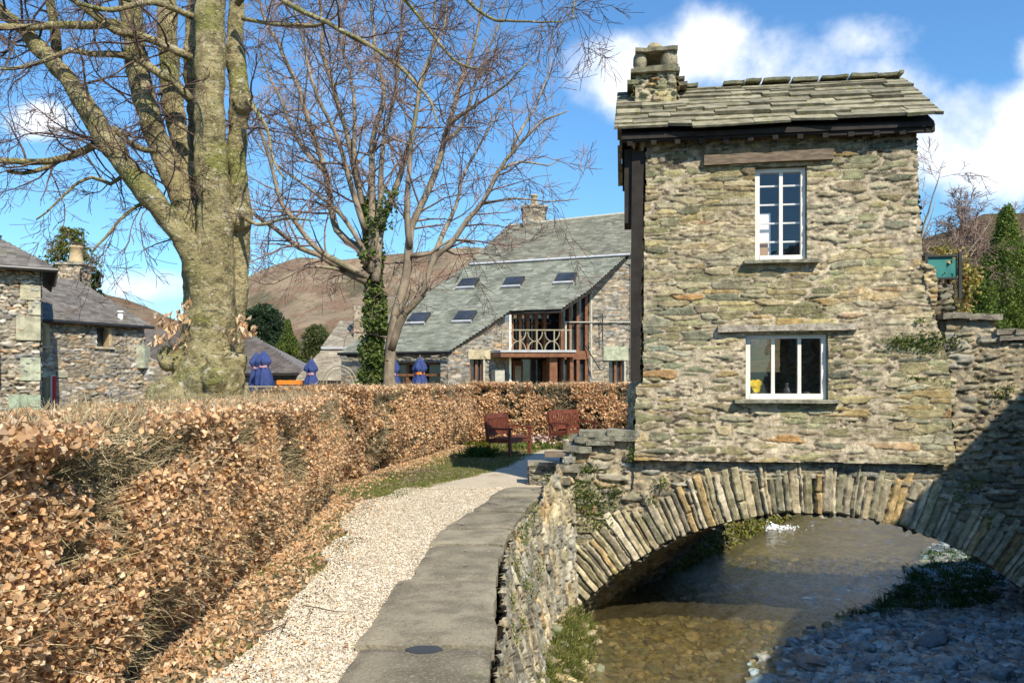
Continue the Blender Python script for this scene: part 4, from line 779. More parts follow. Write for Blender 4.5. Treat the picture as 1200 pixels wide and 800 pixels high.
# right hand glazed screen following the verge
zz = lambda px: 362-(px-657)*.98
mb = MB(); wbox(mb, 658, 372, 690, 455, -.22, -.18); 
a = [W(658, 372, -.2), W(690, 372, -.2), W(690, 342, -.2), W(658, 363, -.2)]; mb.prism(a, NW*.04); mb.build('screen_glazing', m_farglass, hl)
for px in (658.5, 668, 677, 687):
    mb = MB(); wbox(mb, px-1.6, max(340, 362-(px-657)*.7), px+1.6, 455, -.15, .03); mb.build('screen_post', m_brown, hl)
mb = MB(); wbox(mb, 657, 411, 690, 421, -.14, .06); mb.build('screen_beam', m_brown, hl); mb = MB(); mb.prism([W(656, 366, .02), W(691, 343, .02), W(691, 338, .02), W(656, 361, .02)], NW*.1); mb.build('screen_beam', m_brown, hl)
mb = MB(); wbox(mb, 691, 345, 693, 452, -.02, .08, (1, 1, 1)); mb.build('trim', m_pot, hl); mb = MB(); wbox(mb, 660, 376.8, 740, 378, .08, .13); mb.build('thin_pipe', m_pot, hl)
mb = MB(); wbox(mb, 661, 377, 663, 412, .06, .10); mb.build('thin_post', m_pot, hl)
mb = MB(); wbox(mb, 737.5, 305, 740, 452, .05, .17); mb.build('downpipe', m_white, hl)
# balcony
bal = MB(); wbox(bal, 575, 413.5, 661, 419, -1.2, 1.1); bal = bal.build('balcony', m_brown, hl)
mb = MB(); wbox(mb, 574, 411, 661, 413.5, -1.2, 1.15); mb.build('balcony_floor', m_flash, bal)
mb = MB(); wbox(mb, 575, 387.5, 657, 388.8, 1.0, 1.06); mb.build('handrail', m_rail, bal)
for px in (577.5, 597.5, 617, 637, 656): mb = MB(); wbox(mb, px-.6, 388, px+.6, 411, 1.0, 1.05); mb.build('rail_post', m_rail, bal)
for x0 in (598, 617.5, 637.5):
    for yc, s in ((388.5, 1), (411, -1)):
        a = [W(x0+9.5+8.6*math.cos(k*math.pi/12), yc+s*11.4*math.sin(k*math.pi/12), 1.03) for k in range(13)]; mb = MB(); mb.tube(a, .028, 5); mb.build('rail_arc', m_rail, bal)
a = [W(578+9*math.sin(k*math.pi/12), 411-11*math.sin(k*math.pi/24), 1.03) for k in range(13)]; mb = MB(); mb.tube([W(578, 392, 1.03), W(596, 410, 1.03)], .02, 5); mb.build('rail_arc', m_rail, bal)
for px, wd in ((638.5, 4.4), (659.5, 2)):
    mb = MB(); wbox(mb, px-wd, 418, px+wd, 455, .5, .85); mb.build('support_post', m_brown, hl)
# ground floor doors under the balcony
for (x0, x1, m_) in ((598, 604, m_brown), (612, 624, m_brown), (648, 653, m_orange), (653.5, 657, m_brown)):
    mb = MB(); wbox(mb, x0, 422, x1, 455, -1.1, -1.0); dd = mb.build('door', m_ if m_ is m_brown else m_brown, hl)
    if x1-x0 > 8: mb = MB(); wbox(mb, x0+2.5, 428, x1-2.5, 452, -1.0, -.98, (1, 1, 1)); mb.build('pane', m_pot, dd)
mb = MB(); wbox(mb, 575, 433, 586, 455, .06, .5); mb.build('meter_box', m_pot, hl)
for (x0, x1, y0, lc, lx0, lx1, ly0) in ((551, 566, 421, (.42, .37, .27), 548, 575, 410), (713, 731, 422.5, (.31, .35, .28), 706, 735, 406)):
    mb = MB(); wbox(mb, lx0, ly0, lx1, y0-.3, -.02, .09, lc); mb.build('lintel', m_flag, hl)
    mb = MB(); wbox(mb, x0, y0, x1, 453, -.30, -.26); ww = mb.build('window', m_farglass, hl)
    for a in (x0, (x0+x1)/2, x1-1.5): mb = MB(); wbox(mb, a, y0, a+2.6, 453, -.26, -.16); mb.build('frame', m_brown, ww)
    mb = MB(); wbox(mb, x1-.2, y0, x1+1.8, 453, -.3, .055, (1, .95, .85)); mb.build('reveal', m_pot, ww)
# left glazed doors under the eaves
def ebox(mb, u0, u1, z0, z1, o0, o1, c=(1, 1, 1)):
    nE = np.array([-ED[1], ED[0], 0]); nE = nE if nE[1] < 0 else -nE; f = lambda u, z, o: np.array([B[0], B[1], 0])+ED*u+nE*o+np.array([0, 0, z])
    mb.box([f(u0, z0, o0), f(u1, z0, o0), f(u1, z0, o1), f(u0, z0, o1), f(u0, z1, o0), f(u1, z1, o0), f(u1, z1, o1), f(u0, z1, o1)], c)
mb = MB(); ebox(mb, .3, 4.05, -.2, 2.6, -.5, -.45); mb.build('shopfront_glazing', m_farglass, hl)
for u in (.35, 1.25, 2.1, 3.0, 3.85): mb = MB(); ebox(mb, u, u+.14, -.2, 2.55, -.45, -.25); mb.build('shopfront_post', m_brown, hl)
for z in (1.95, 2.45): mb = MB(); ebox(mb, .3, 4.05, z, z+.1, -.42, -.22); mb.build('shopfront_rail', m_brown, hl)
mb = MB(); mb.tube([B+ED*-.1+np.array([.1, -.35, 0]), B+ED*5.6+np.array([0, -.35, 0])], .07, 6); mb.build('gutter', m_gutter, hl)
mb = MB(); a = W(706, 368, .3); b = W(706, 402, .3); mb.tube([a, b], .03, 5); mb.tube([W(702, 371, .3), W(710, 371, .3)], .03, 5); mb.tube([W(706, 385, .05), W(706, 385, .3)], .02, 5); mb.tube([W(686, 405, .1), W(703, 433, .7)], .03, 5); mb.build('hanging_bracket', m_darkmetal, hl)

# --- generic house pieces
def sheetwall(name, root, A, B, z0, z1, step, seed, m=m_farstone, keep=None, **kw):
    mb = MB(); k = dict(band=.42, blk=1.1, lay=2.6, amp=.07, mort=.02, pal=PAL_COT, wt=WT_COT, mcol=(.26, .23, .17), soft=.04); k.update(kw); wallsheet(mb, A, B, z0, z1, step, keep=keep, seed=seed, **k); return mb.build(name, m, root, smooth=True)
def slope(name, root, O, U, V, uvp, tint, seed=1, m=m_slate, course=.26):
    mb = MB(); slates(mb, O, U, V, uvp, course=course*.75, wid=(.2, .45), th=.013, tint=tint, seed=seed); r = mb.build(name, m, root)
    mb = MB(); U = unit(U); V = unit(V); mb.prism([np.asarray(O)+U*a+V*b-np.array([0, 0, .03]) for a, b in uvp], (0, 0, -.12), (.3, .28, .25)); mb.build('roof_board', m_dark, root); return r
# wing cottage
K = np.array([-21.38, 36.0, 0]); wd = unit([.507, .862, 0]); bk = np.array([-wd[1], wd[0], 0]); LW = 5.25
cw = thing('cottage_wing', 'low stone cottage wing with dark slate roof and small windows left of the big tree', 'building', K)
def WK(px, py): p = ray(px, py, K, -bk); return float(np.dot(p-K, wd)), float(p[2])
ops = []
for (x0, y0, x1, y1) in ((46, 379, 54, 405), (113, 384, 127, 406), (45, 442, 55, 470)):
    a, c = WK(x0, y1), WK(x1, y0); ops.append((a[0], c[0], a[1], c[1]))
sheetwall('wall', cw, K[:2], (K+wd*LW)[:2], -.3, 4.45, .045, 71, keep=lambda u, v: np.all([~((u > a) & (u < b) & (v > c) & (v < d)) for a, b, c, d in ops], axis=0), band=.34, blk=.8, amp=.06)
sheetwall('end_wall', cw, (K+wd*LW)[:2], (K+wd*LW+bk*5)[:2], -.3, 4.4, .1, 72)
kf = lambda u, z, o: K+wd*u-bk*o+np.array([0, 0, z])
def kbox(mb, u0, u1, z0, z1, o0, o1, c=(1, 1, 1)): mb.box([kf(u0, z0, o0), kf(u1, z0, o0), kf(u1, z0, o1), kf(u0, z0, o1), kf(u0, z1, o0), kf(u1, z1, o0), kf(u1, z1, o1), kf(u0, z1, o1)], c)
for i, (a, b, c, d) in enumerate(ops):
    mb = MB(); kbox(mb, a-.05, b+.05, c, d, -.45, -.40); ww = mb.build('window', m_farglass, cw)
    mb = MB(); kbox(mb, a, b, d-.09, d, -.4, -.3); kbox(mb, a, b, c, c+.08, -.4, -.3); kbox(mb, (a+b)/2-.05, (a+b)/2+.05, c, d, -.4, -.3); kbox(mb, a, a+.08, c, d, -.4, -.3); mb.build('frame', m_darkmetal, ww)
    mb = MB(); kbox(mb, b-.02, b+.12, c, d, -.45, .07, (1, .93, .85)); mb.build('reveal', m_terra, ww)
    mb = MB(); kbox(mb, a-.15, b+.25, c-.1, c, -.3, .15, (.42, .38, .3)); mb.build('sill', m_flag, ww)
mb = MB(); kbox(mb, ops[2][0], ops[2][1]+.9, ops[2][3], ops[2][3]+.28, -.1, .09, (.33, .34, .28)); mb.build('door_lintel', m_flag, cw)
slope('roof', cw, kf(-.1, 4.52, .28), wd, unit(bk+np.array([0, 0, .72])), [(0, 0), (LW+.35, 0), (LW-1.6, 3.9), (0, 3.9)], ((.125, .11, .095), (.19, .17, .15)), 4)
mb = MB(); mb.tube([kf(-.1, 4.44, .36), kf(LW+.3, 4.44, .36)], .075, 8); mb.build('gutter', m_gutter, cw)
for px, py in ((47, 330), (141, 369)):
    pv = thing('roof_vent', ['short white flue pipe on the slate roof at the left end of the cottage wing', 'short white flue pipe on the slate roof at the right end of the cottage wing'][px > 100], 'flue', ray(px, py+4, kf(0, 4.52, .28), unit(np.cross(wd, unit(bk+np.array([0, 0, .72]))))), group='white roof flues')
    l = ORI[pv]; mb = MB(); mb.tube([l+np.array([0, 0, -.3]), l+np.array([0, 0, .3])], .13, 10); mb.build('pipe', m_white, pv, smooth=True); mb = MB(); mb.tube([l+np.array([0, 0, .3]), l+np.array([0, 0, .38])], [.2, .12], 10); mb.build('cap', m_white, pv, smooth=True)
# taller front block
K2 = np.array([-17.8, 30, 0]); w2 = unit([.857, .514, 0]); bk2 = np.array([-w2[1], w2[0], 0]); Lb = 7
cb = thing('tall_cottage_block', 'taller rubble stone house block with big pale quoins at the left edge of the view', 'building', K2-w2*3)
s0 = K2-w2*Lb
sheetwall('wall', cb, s0[:2], K2[:2], -.3, 6.0, .035, 81, band=.36, blk=.7, lay=1.8, amp=.09, pal=PAL_COT*1.12)
sheetwall('side_wall', cb, K2[:2], (K2+bk2*6)[:2], -.3, 6.0, .06, 82, band=.36, blk=.7, lay=1.8, amp=.09)
k2f = lambda u, z, o: K2+w2*u-bk2*o+np.array([0, 0, z])
for i, (a, b, c, d) in enumerate(((-.62, .03, 4.75, 5.3), (-.36, .03, 4.2, 4.7), (-.75, .03, 3.25, 4.15), (-.62, .03, 1.75, 2.6), (-1.0, .03, .2, 1.2))):
    mb = MB(); p = [k2f(a, c, -.1), k2f(b, c, -.1), k2f(b, c, .09), k2f(a, c, .09), k2f(a, d, -.1), k2f(b, d, -.1), k2f(b, d, .09), k2f(a, d, .09)]; mb.box(p, np.array([(.36, .34, .26), (.36, .36, .3), (.33, .33, .26), (.33, .37, .30), (.24, .31, .25)][i])); mb.build('quoin', m_flag, cb)
slope('roof', cb, k2f(-Lb, 5.95, .45), w2, unit(bk2+np.array([0, 0, .7])), [(0, 0), (Lb+.5, 0), (Lb-3.4, 4.4), (0, 4.4)], ((.13, .115, .10), (.19, .17, .15)), 5)
slope('roof_hip', cb, k2f(.5, 5.95, .45), bk2, unit(-w2+np.array([0, 0, .7])), [(0, 0), (8, 0), (4.4, 4.4)], ((.13, .115, .10), (.19, .17, .15)), 6)
mb = MB(); mb.tube([k2f(-Lb, 5.87, .5), k2f(.55, 5.87, .5), k2f(.55, 5.87, -5)], .09, 8); mb.build('gutter', m_gutter, cb)
mb = MB(); q = [k2f(-5, 3.1, .0), k2f(-1.35, 2.7, 0.0)]; mb.prism([k2f(-5, 2.9, 0.02), k2f(-1.25, 2.9, .02), k2f(-1.25, 2.35, 1.0), k2f(-5, 2.35, 1.0)], (0, 0, .09), (.16, .14, .12)); mb.build('porch_roof', m_slate, cb)
mb = MB(); mb.box([k2f(a, z, o) for z in (1.55, 2.35) for a, o in ((-5, .02), (-1.4, .02), (-1.4, .5), (-5, .5))]); mb.build('porch_box', m_darkmetal, cb)
# red / white item by the lower door
ps = thing('red_post', 'red and white striped post beside the dark door of the cottage wing', 'post', kf(ops[2][1]+.1, 0, .3)); mb = MB(); l = ORI[ps]
mb.tube([l, l+np.array([0, 0, 2.0])], .10, 8, (.75, .7, .68)); mb.build('pole', m_col, ps); mb = MB(); mb.tube([l+np.array([.12, -.08, .3]), l+np.array([.12, -.08, 1.95])], .08, 8, (.55, .04, .05)); mb.build('flag', m_col, ps)
# chimney stack behind the wing
cc0 = P(88, 335, 43); cst = thing('stone_chimney_stack', 'square rubble chimney stack with tall round pot among drooping evergreen branches', 'chimney', cc0-np.array([0, 0, 1.0]))
mb = MB()
for s_ in range(4):
    a_ = [(-.62, -.5), (.55, -.5), (.55, .5), (-.62, .5)]; p, q = a_[s_], a_[(s_+1) % 4]; wallsheet(mb, cc0[:2]+p, cc0[:2]+q, 3.5, cc0[2]+1.1, .05, seed=s_+30, pal=PAL_COT, wt=WT_COT, band=.35, blk=.6, amp=.07)
mb.build('stack', m_farstone, cst, smooth=True); mb = MB(); mb.bx(cc0[0]-.75, cc0[0]+.7, cc0[1]-.6, cc0[1]+.6, cc0[2]+1.08, cc0[2]+1.2, (.3, .29, .25)); mb.build('cap', m_flag, cst)
mb = MB(); mb.tube([cc0+np.array([.05, 0, h]) for h in (1.2, 1.35, 1.4, 2.0, 2.05, 2.15)], [.4, .4, .34, .31, .37, .34], 12); mb.build('pot', m_terra, cst, smooth=True)
# leaning boundary wall and low slate building behind the tree
lw = thing('garden_wall', 'sloping rubble garden wall between the cottage wing and the big tree', 'wall', (-18, 41, 0))
a = K+wd*LW; b = a+np.array([4.5, 1.5, 0]); sheetwall('wall_face', lw, a[:2], b[:2], -.3, 3.0, .06, 91, keep=lambda u, v: v < 2.9-.42*u, band=.3, blk=.8)
mb = MB(); mb.prism([a+np.array([0, 0, 2.92]), b+np.array([0, 0, 1.0]), b+np.array([-.2, .4, 1.0]), a+np.array([-.2, .4, 2.92])], (0, 0, .1), (.3, .28, .24)); mb.build('coping', m_flag, lw)
mb = MB(); a2 = P(160, 431, 40.2); mb.box([a2+np.array([x, y, z]) for z in (0, 1.15) for x, y in ((-.15, -.1), (.45, -.1), (.45, .5), (-.15, .5))], (.32, .36, .3)); mb.build('gate_stone', m_flag, lw)
lb = thing('low_slate_building', 'long low building with dark hipped slate roof seen behind the big tree', 'building', (-16, 52, 0))
e0, e1, r0, r1 = P(120, 437, 50), P(358, 437, 50), P(165, 388, 54), P(291, 391, 54)
U_ = unit(e1-e0); V_ = unit(np.cross(np.cross(U_, r0-e0), U_)); V_ = V_ if V_[2] > 0 else -V_
slope('roof', lb, e0, U_, V_, plane_uv(e0, U_, V_, [e0, e1, r1, r0]), ((.095, .08, .07), (.14, .12, .105)), 7, course=.3)
mb = MB(); mb.bx(e0[0]+.4, e1[0]-.4, 50.4, 58, -.3, e0[2]-.05, (.22, .2, .17)); mb.build('wall', m_farstone, lb)
mb = MB(); mb.prism([r0, r1, r1+np.array([2, 6, -2.2]), r0+np.array([0, 6, -2.2])], (0, 0, -.1), (.2, .18, .16)); mb.prism([e1, r1, r1+np.array([3, 6, -2.2])], (0, 0, -.08), (.2, .18, .16)); mb.build('rear_roof', m_slate, lb)
for k in range(5):
    px = 297+k*11; mb = MB(); p = P(px, 447, 50.3); mb.bx(p[0]-.02, p[0]+.42, 50.3, 50.37, .8, 1.9); ww = mb.build('window', m_farglass, lb)
    mb = MB(); mb.bx(p[0]-.1, p[0]-.02, 50.25, 50.38, .7, 2.0); mb.build('frame', m_brown, ww)
# pale roofed extension
pe = thing('pale_roofed_annexe', 'stone annexe with pale brown stone-slate roof in two pitches behind the ivy tree', 'building', (-9.5, 45, 0))
def poly_roof(root, name, pxs, Yb, Yt, tint, seed):
    ylo = max(p[1] for p in pxs); yhi = min(p[1] for p in pxs); pts = [P(x, y, Yb+(Yt-Yb)*(ylo-y)/(ylo-yhi)) for x, y in pxs]
    U = np.array([1, 0, 0.]); V = unit(P(400, yhi, Yt)-P(400, ylo, Yb)); V = unit(V-U*np.dot(V, U)); uv = plane_uv(pts[0], U, V, pts); slope(name, root, pts[0], U, V, uv, tint, seed)
poly_roof(pe, 'lower_roof', [(345, 446), (440, 446), (440, 409), (378, 409)], 43, 46, ((.27, .225, .16), (.36, .31, .23)), 12)
poly_roof(pe, 'upper_roof', [(376, 408), (440, 408), (440, 377), (398, 377)], 46.05, 49, ((.24, .21, .16), (.33, .29, .22)), 13)
mb = MB(); a = P(376, 408.5, 45.7); b = P(432, 408.5, 45.7); mb.prism([a, b, b+np.array([0, 0, .12]), a+np.array([0, 0, .12])], (0, .1, 0)); mb.build('flashing', m_flash, pe)
mb = MB(); a = P(350, 446, 43.3); b = P(440, 446, 43.3); mb.bx(a[0], b[0], 43.3, 49, -.3, a[2]-.05, (.2, .18, .15)); mb.build('wall', m_farstone, pe)
c1 = P(428, 378, 47.5); mb = MB()
for s_ in range(4):
    a_ = [(-.6, -.4), (.6, -.4), (.6, .4), (-.6, .4)]; p, q = a_[s_], a_[(s_+1) % 4]; wallsheet(mb, c1[:2]+p, c1[:2]+q, c1[2]-1.5, c1[2]+1.0, .06, seed=s_+50, pal=PAL_COT, wt=WT_COT, band=.35, amp=.05)
mb.build('chimney', m_farstone, pe, smooth=True)

# ------------------------------------------------------------------ terrace: parasols, railing, orange frame
def parasol(px, py_top, py_bot, Y, label, fat=1.0, pink=True, seed=0):
    p = P(px, py_top, Y); top = p[2]; g = np.array([p[0], Y, 0]); root = thing('closed_parasol', label, 'parasol', g, group='closed blue parasols on the terrace')
    mb = MB(); mb.tube([g+np.array([0, 0, 0]), g+np.array([0, 0, top+.12])], .03, 8); mb.build('pole', m_wood, root)
    mb = MB(); mb.tube([g+np.array([0, 0, .0]), g+np.array([0, 0, .08])], .28, 14); mb.build('base', m_darkmetal, root)
    zs = np.array([0, .12, .28, .42, .50, .60, .72, .95, 1.3, 1.7, 2.0, 2.1]); rr = np.array([.02, .09, .17, .22, .23, .14, .15, .23, .26, .26, .2, .1])*fat; n = 24; k = np.arange(n)
    pts = []; 
    for z, r in zip(zs, rr): ph = k*2*math.pi/n; q = r*(1+.28*np.cos(ph*6+seed+z*.6)+.1*np.cos(ph*3+z*3)); pts.append(np.stack([g[0]+q*np.cos(ph), g[1]+q*np.sin(ph), np.full(n, top-z)+.03*np.cos(ph*3)], -1))
    v = np.array(pts); i = np.arange(len(zs)-1)[:, None]*n+k[None]; j = np.arange(len(zs)-1)[:, None]*n+((k+1) % n)[None]
    mb = MB(); mb.add(v.reshape(-1, 3), np.stack([i, i+n, j+n, j], -1).reshape(-1, 4)); mb.build('canopy', m_blue, root, smooth=True)
    mb = MB(); mb.tube([g+np.array([0, 0, top-.60]), g+np.array([0, 0, top-.70])], [.17*fat, .17*fat], 12); mb.build('strap', m_pink if pink else m_orange, root)
parasol(301, 413, 465, 34, 'left one of two closed blue parasols standing together right of the big tree', 1.15, seed=1)
parasol(309, 411, 465, 33.2, 'right one of two closed blue parasols standing together right of the big tree', 1.25, seed=2)
parasol(365, 420, 462, 34, 'lone closed blue parasol left of the ivy covered tree', 1.1, seed=3)
parasol(461, 420, 450, 33, 'closed blue parasol half hidden behind the pale tree stem', 1.1, seed=4)
parasol(492, 419, 450, 33, 'closed blue parasol with red strap in front of the hall doors', 1.2, False, seed=5)
of = thing('orange_trestle', 'bright orange painted timber frame on the terrace between blue parasols', 'frame', P(338, 470, 33)*np.array([1, 1, 0])); g = ORI[of]
for dx in (-.42, .36): mb = MB(); mb.bx(g[0]+dx, g[0]+dx+.13, 33, 33.12, 0, 1.62); mb.build('leg', m_orange, of)
mb = MB(); mb.bx(g[0]-.48, g[0]+.55, 32.97, 33.14, 1.58, 1.76); mb.build('top_beam', m_orange, of)
def railing(px0, px1, Y, n, label):
    a = P(px0, 447, Y); b = P(px1, 447, Y); root = thing('terrace_railing', label, 'railing', ((a[0]+b[0])/2, Y, 0), group='cream metal terrace railings'); zt = 1.5
    mb = MB(); mb.tube([(a[0], Y, zt), (b[0], Y, zt)], .035, 6); mb.build('top_rail', m_rail, root)
    for k in range(n+1): x = a[0]+(b[0]-a[0])*k/n; mb = MB(); mb.tube([(x, Y, 0), (x, Y, zt)], .03, 6); mb.build('rail_post', m_rail, root)
    for k in range(n):
        x = a[0]+(b[0]-a[0])*(k+.5)/n; r = (b[0]-a[0])/n*.5
        for zc, s in ((zt, -1), (zt-1.25, 1)): mb = MB(); mb.tube([(x+r*math.cos(i*math.pi/10), Y, zc+s*.62*math.sin(i*math.pi/10)) for i in range(11)], .025, 5); mb.build('rail_arc', m_rail, root)
railing(284, 352, 31, 4, 'cream metal railing with arched pattern right of the big tree'); 
ga = thing('metal_arch', 'thin cream metal arch standing on the terrace left of the ivy tree', 'arch', P(398, 470, 36)*np.array([1, 1, 0])); g = ORI[ga]
for r in (.75, .60): mb = MB(); mb.tube([(g[0]-r, 36, 0)]+[(g[0]-r*math.cos(i*math.pi/14), 36, 1.6+r*1.1*math.sin(i*math.pi/14)) for i in range(15)]+[(g[0]+r, 36, 0)], .03, 5); mb.build('hoop', m_rail, ga)

# ------------------------------------------------------------------ benches, pots, sign
def bench(label, loc, rz, L=1.3):
    r = thing('park_bench', label, 'bench', (0, 0, 0), group='red brown park benches by the hedge')
    def b(name, *a): mb = MB(); mb.bx(*a); return mb.build(name, m_bench, r)
    for x in (-L/2, L/2-.06):
        b('leg', x, x+.06, -.26, -.20, 0, .62); 
        mb = MB(); mb.prism([(x, .22, 0), (x, .28, 0), (x, .40, .92), (x, .34, .92)], (.06, 0, 0)); mb.build('leg', m_bench, r)
        b('armrest', x-.01, x+.07, -.30, .30, .62, .66); b('side_rail', x+.01, x+.05, -.22, .24, .33, .40)
    mb = MB()
    for k in range(6): mb.bx(-L/2+.01, L/2-.01, -.27+k*.085, -.205+k*.085, .40, .425)
    mb.build('seat', m_bench, r); b('front_rail', -L/2+.06, L/2-.06, -.25, -.22, .31, .39)
    mb = MB(); mb.prism([(-L/2+.06, .335, .86), (-L/2+.06, .375, .86), (-L/2+.06, .395, .96), (-L/2+.06, .355, .96)], (L-.12, 0, 0)); mb.prism([(-L/2+.06, .285, .47), (-L/2+.06, .325, .47), (-L/2+.06, .33, .53), (-L/2+.06, .29, .53)], (L-.12, 0, 0))
    n = int(L/.085)
    for k in range(n): x = -L/2+.09+k*(L-.18)/(n-1)-.02; mb.prism([(x, .30, .52), (x, .32, .52), (x, .365, .87), (x, .345, .87)], (.04, 0, 0))
    mb.build('backrest', m_bench, r); r.location = loc; r.rotation_euler = (0, 0, rz); ORI[r] = np.array(loc); return r
bench('red brown wooden bench with dark front legs beside the daffodil clump', (-.03, 18.35, .0), R(67), 1.25)
bench('second red brown bench with a pale flower pot before it, nearer the bridge house', (1.62, 20.7, .0), R(50), 1.3)
fp = thing('flower_pot', 'pale bucket shaped pot with green shoots in front of the second bench', 'pot', (1.36, 19.55, 0)); mb = MB(); g = ORI[fp]
mb.tube([g+np.array([0, 0, h]) for h in (0, .26, .28, .30, .25)], [.09, .14, .15, .14, .12], 14); mb.build('pot', m_pot, fp, smooth=True)
ip = thing('info_lectern', 'small white information panel on a low wooden post by the end of the coping', 'sign', (.78, 12.75, 0)); g = ORI[ip]
mb = MB(); mb.tube([g, g+np.array([0, 0, .52])], .018, 6); mb.build('post', m_darkmetal, ip)
mb = MB(); mb.prism([g+np.array([-.26, -.1, .50]), g+np.array([.26, -.1, .50]), g+np.array([.26, .12, .55]), g+np.array([-.26, .12, .55])], (0, 0, .03)); mb.build('board', m_wood, ip)
mb = MB(); mb.bx(g[0]+.03, g[0]+.17, g[1]-.05, g[1]-.03, .22, .48); mb.build('white_card', m_white, ip)
sp = thing('low_stone_pillar', 'low square stone pillar at the end of the path by the parapet', 'pillar', (.55, 13.1, 0)); mb = MB()
for A_, B_ in (((.28, 12.95), (.85, 12.95)), ((.85, 12.95), (.85, 13.4)), ((.28, 13.4), (.28, 12.95))): wallsheet(mb, A_, B_, -.1, .36, .02, seed=5, band=.14, blk=.3, lay=2, pal=PAL_BR, wt=WT_BR, mcol=(.25, .22, .15))
mb.bx(.26, .88, 12.93, 13.42, .33, .38, (.33, .31, .24)); mb.build('stones', m_bridge, sp)
# ================================================================== VEGETATION
def rdir(n):
    v = rng.normal(size=(n, 3)); return v/np.linalg.norm(v, axis=1)[:, None]
def leaves(mb, c, n, size, pal, fold=.35, up=None, aspect=.62, curl=False):
    """n folded leaves centred at c (n,3); size scalar or (n,)"""
    size = np.broadcast_to(np.asarray(size, float), (n,))[:, None]; a = rdir(n)
    if up is not None: a = a*up[0]+np.array(up[1:]); a /= np.linalg.norm(a, axis=1)[:, None]
    b = np.cross(a, rdir(n)); b /= np.linalg.norm(b, axis=1)[:, None]+1e-9; nn = np.cross(a, b); k = rng.uniform(-fold, fold, (n, 1))
    if curl:
        w = size*aspect*.5; cl = rng.uniform(-.5, .5, (n, 1)); k2 = rng.uniform(-.5, .5, (n, 1)); s = c-a*size*.5; t = c+a*size*.45+nn*size*cl*.8
        V6 = [s, c-a*size*.12+b*w*.95+nn*size*k, c-a*size*.12-b*w*.95+nn*size*k2, c+a*size*.2+b*w*.8+nn*size*(k+cl*.3), c+a*size*.2-b*w*.8+nn*size*(k2+cl*.3), t]
        v = np.stack(V6, 1).reshape(-1, 3); i = np.arange(n)[:, None]*6; pal = np.array(pal); cc = pal[rng.integers(0, len(pal), n)]*rng.uniform(.6, 1.25, (n, 1))
        mb.add(v, None, np.vstack([i+[0, 1, 2], i+[1, 3, 2], i+[3, 4, 2], i+[3, 5, 4]]), np.repeat(cc, 6, 0)); return
    t = c+a*size*.5; s = c-a*size*.5; l = c+b*size*aspect*.5+nn*size*(abs(k)+.08); r = c-b*size*aspect*.5+nn*size*(abs(k)+.08); m_ = c+nn*size*k*.3
    v = np.stack([s, l, t, r], 1).reshape(-1, 3); i = np.arange(n)[:, None]*4
    pal = np.array(pal); cc = pal[rng.integers(0, len(pal), n)]*rng.uniform(.72, 1.2, (n, 1))
    mb.add(v, None, np.vstack([i+[0, 1, 2], i+[0, 2, 3]]), np.repeat(cc, 4, 0))
def sticks(mb, p0, p1, r, pal, mid=None):
    """many thin 3-sided twigs p0 -> p1 in two segments"""
    n = len(p0); r = np.broadcast_to(np.asarray(r, float), (n,))[:, None]; d = p1-p0; L = np.linalg.norm(d, axis=1)[:, None]; m_ = (p0+p1)/2+rdir(n)*L*.12 if mid is None else mid
    a = np.cross(d, rdir(n)); a /= np.linalg.norm(a, axis=1)[:, None]+1e-9; b = np.cross(d/L, a); V = []
    for p, s in ((p0, 1.), (m_, .75), (p1, .3)):
        for k in range(3): th = k*2.0944; V.append(p+(a*math.cos(th)+b*math.sin(th))*r*s)
    v = np.stack(V, 1).reshape(-1, 3); i = np.arange(n)[:, None]*9; q = np.vstack([i+[s*3+k, s*3+(k+1) % 3, s*3+3+(k+1) % 3, s*3+3+k] for s in (0, 1) for k in range(3)])
    pal = np.array(pal); cc = pal[rng.integers(0, len(pal), n)]*rng.uniform(.7, 1.25, (n, 1)); mb.add(v, q, None, np.repeat(cc, 9, 0))
LEAFPAL = [(.80, .54, .31), (.72, .46, .25), (.84, .62, .40), (.62, .38, .19), (.86, .70, .50), (.54, .35, .20), (.78, .56, .35)]
TWPAL = [(.44, .34, .20), (.34, .26, .14), (.55, .44, .28), (.23, .19, .10), (.36, .32, .17)]
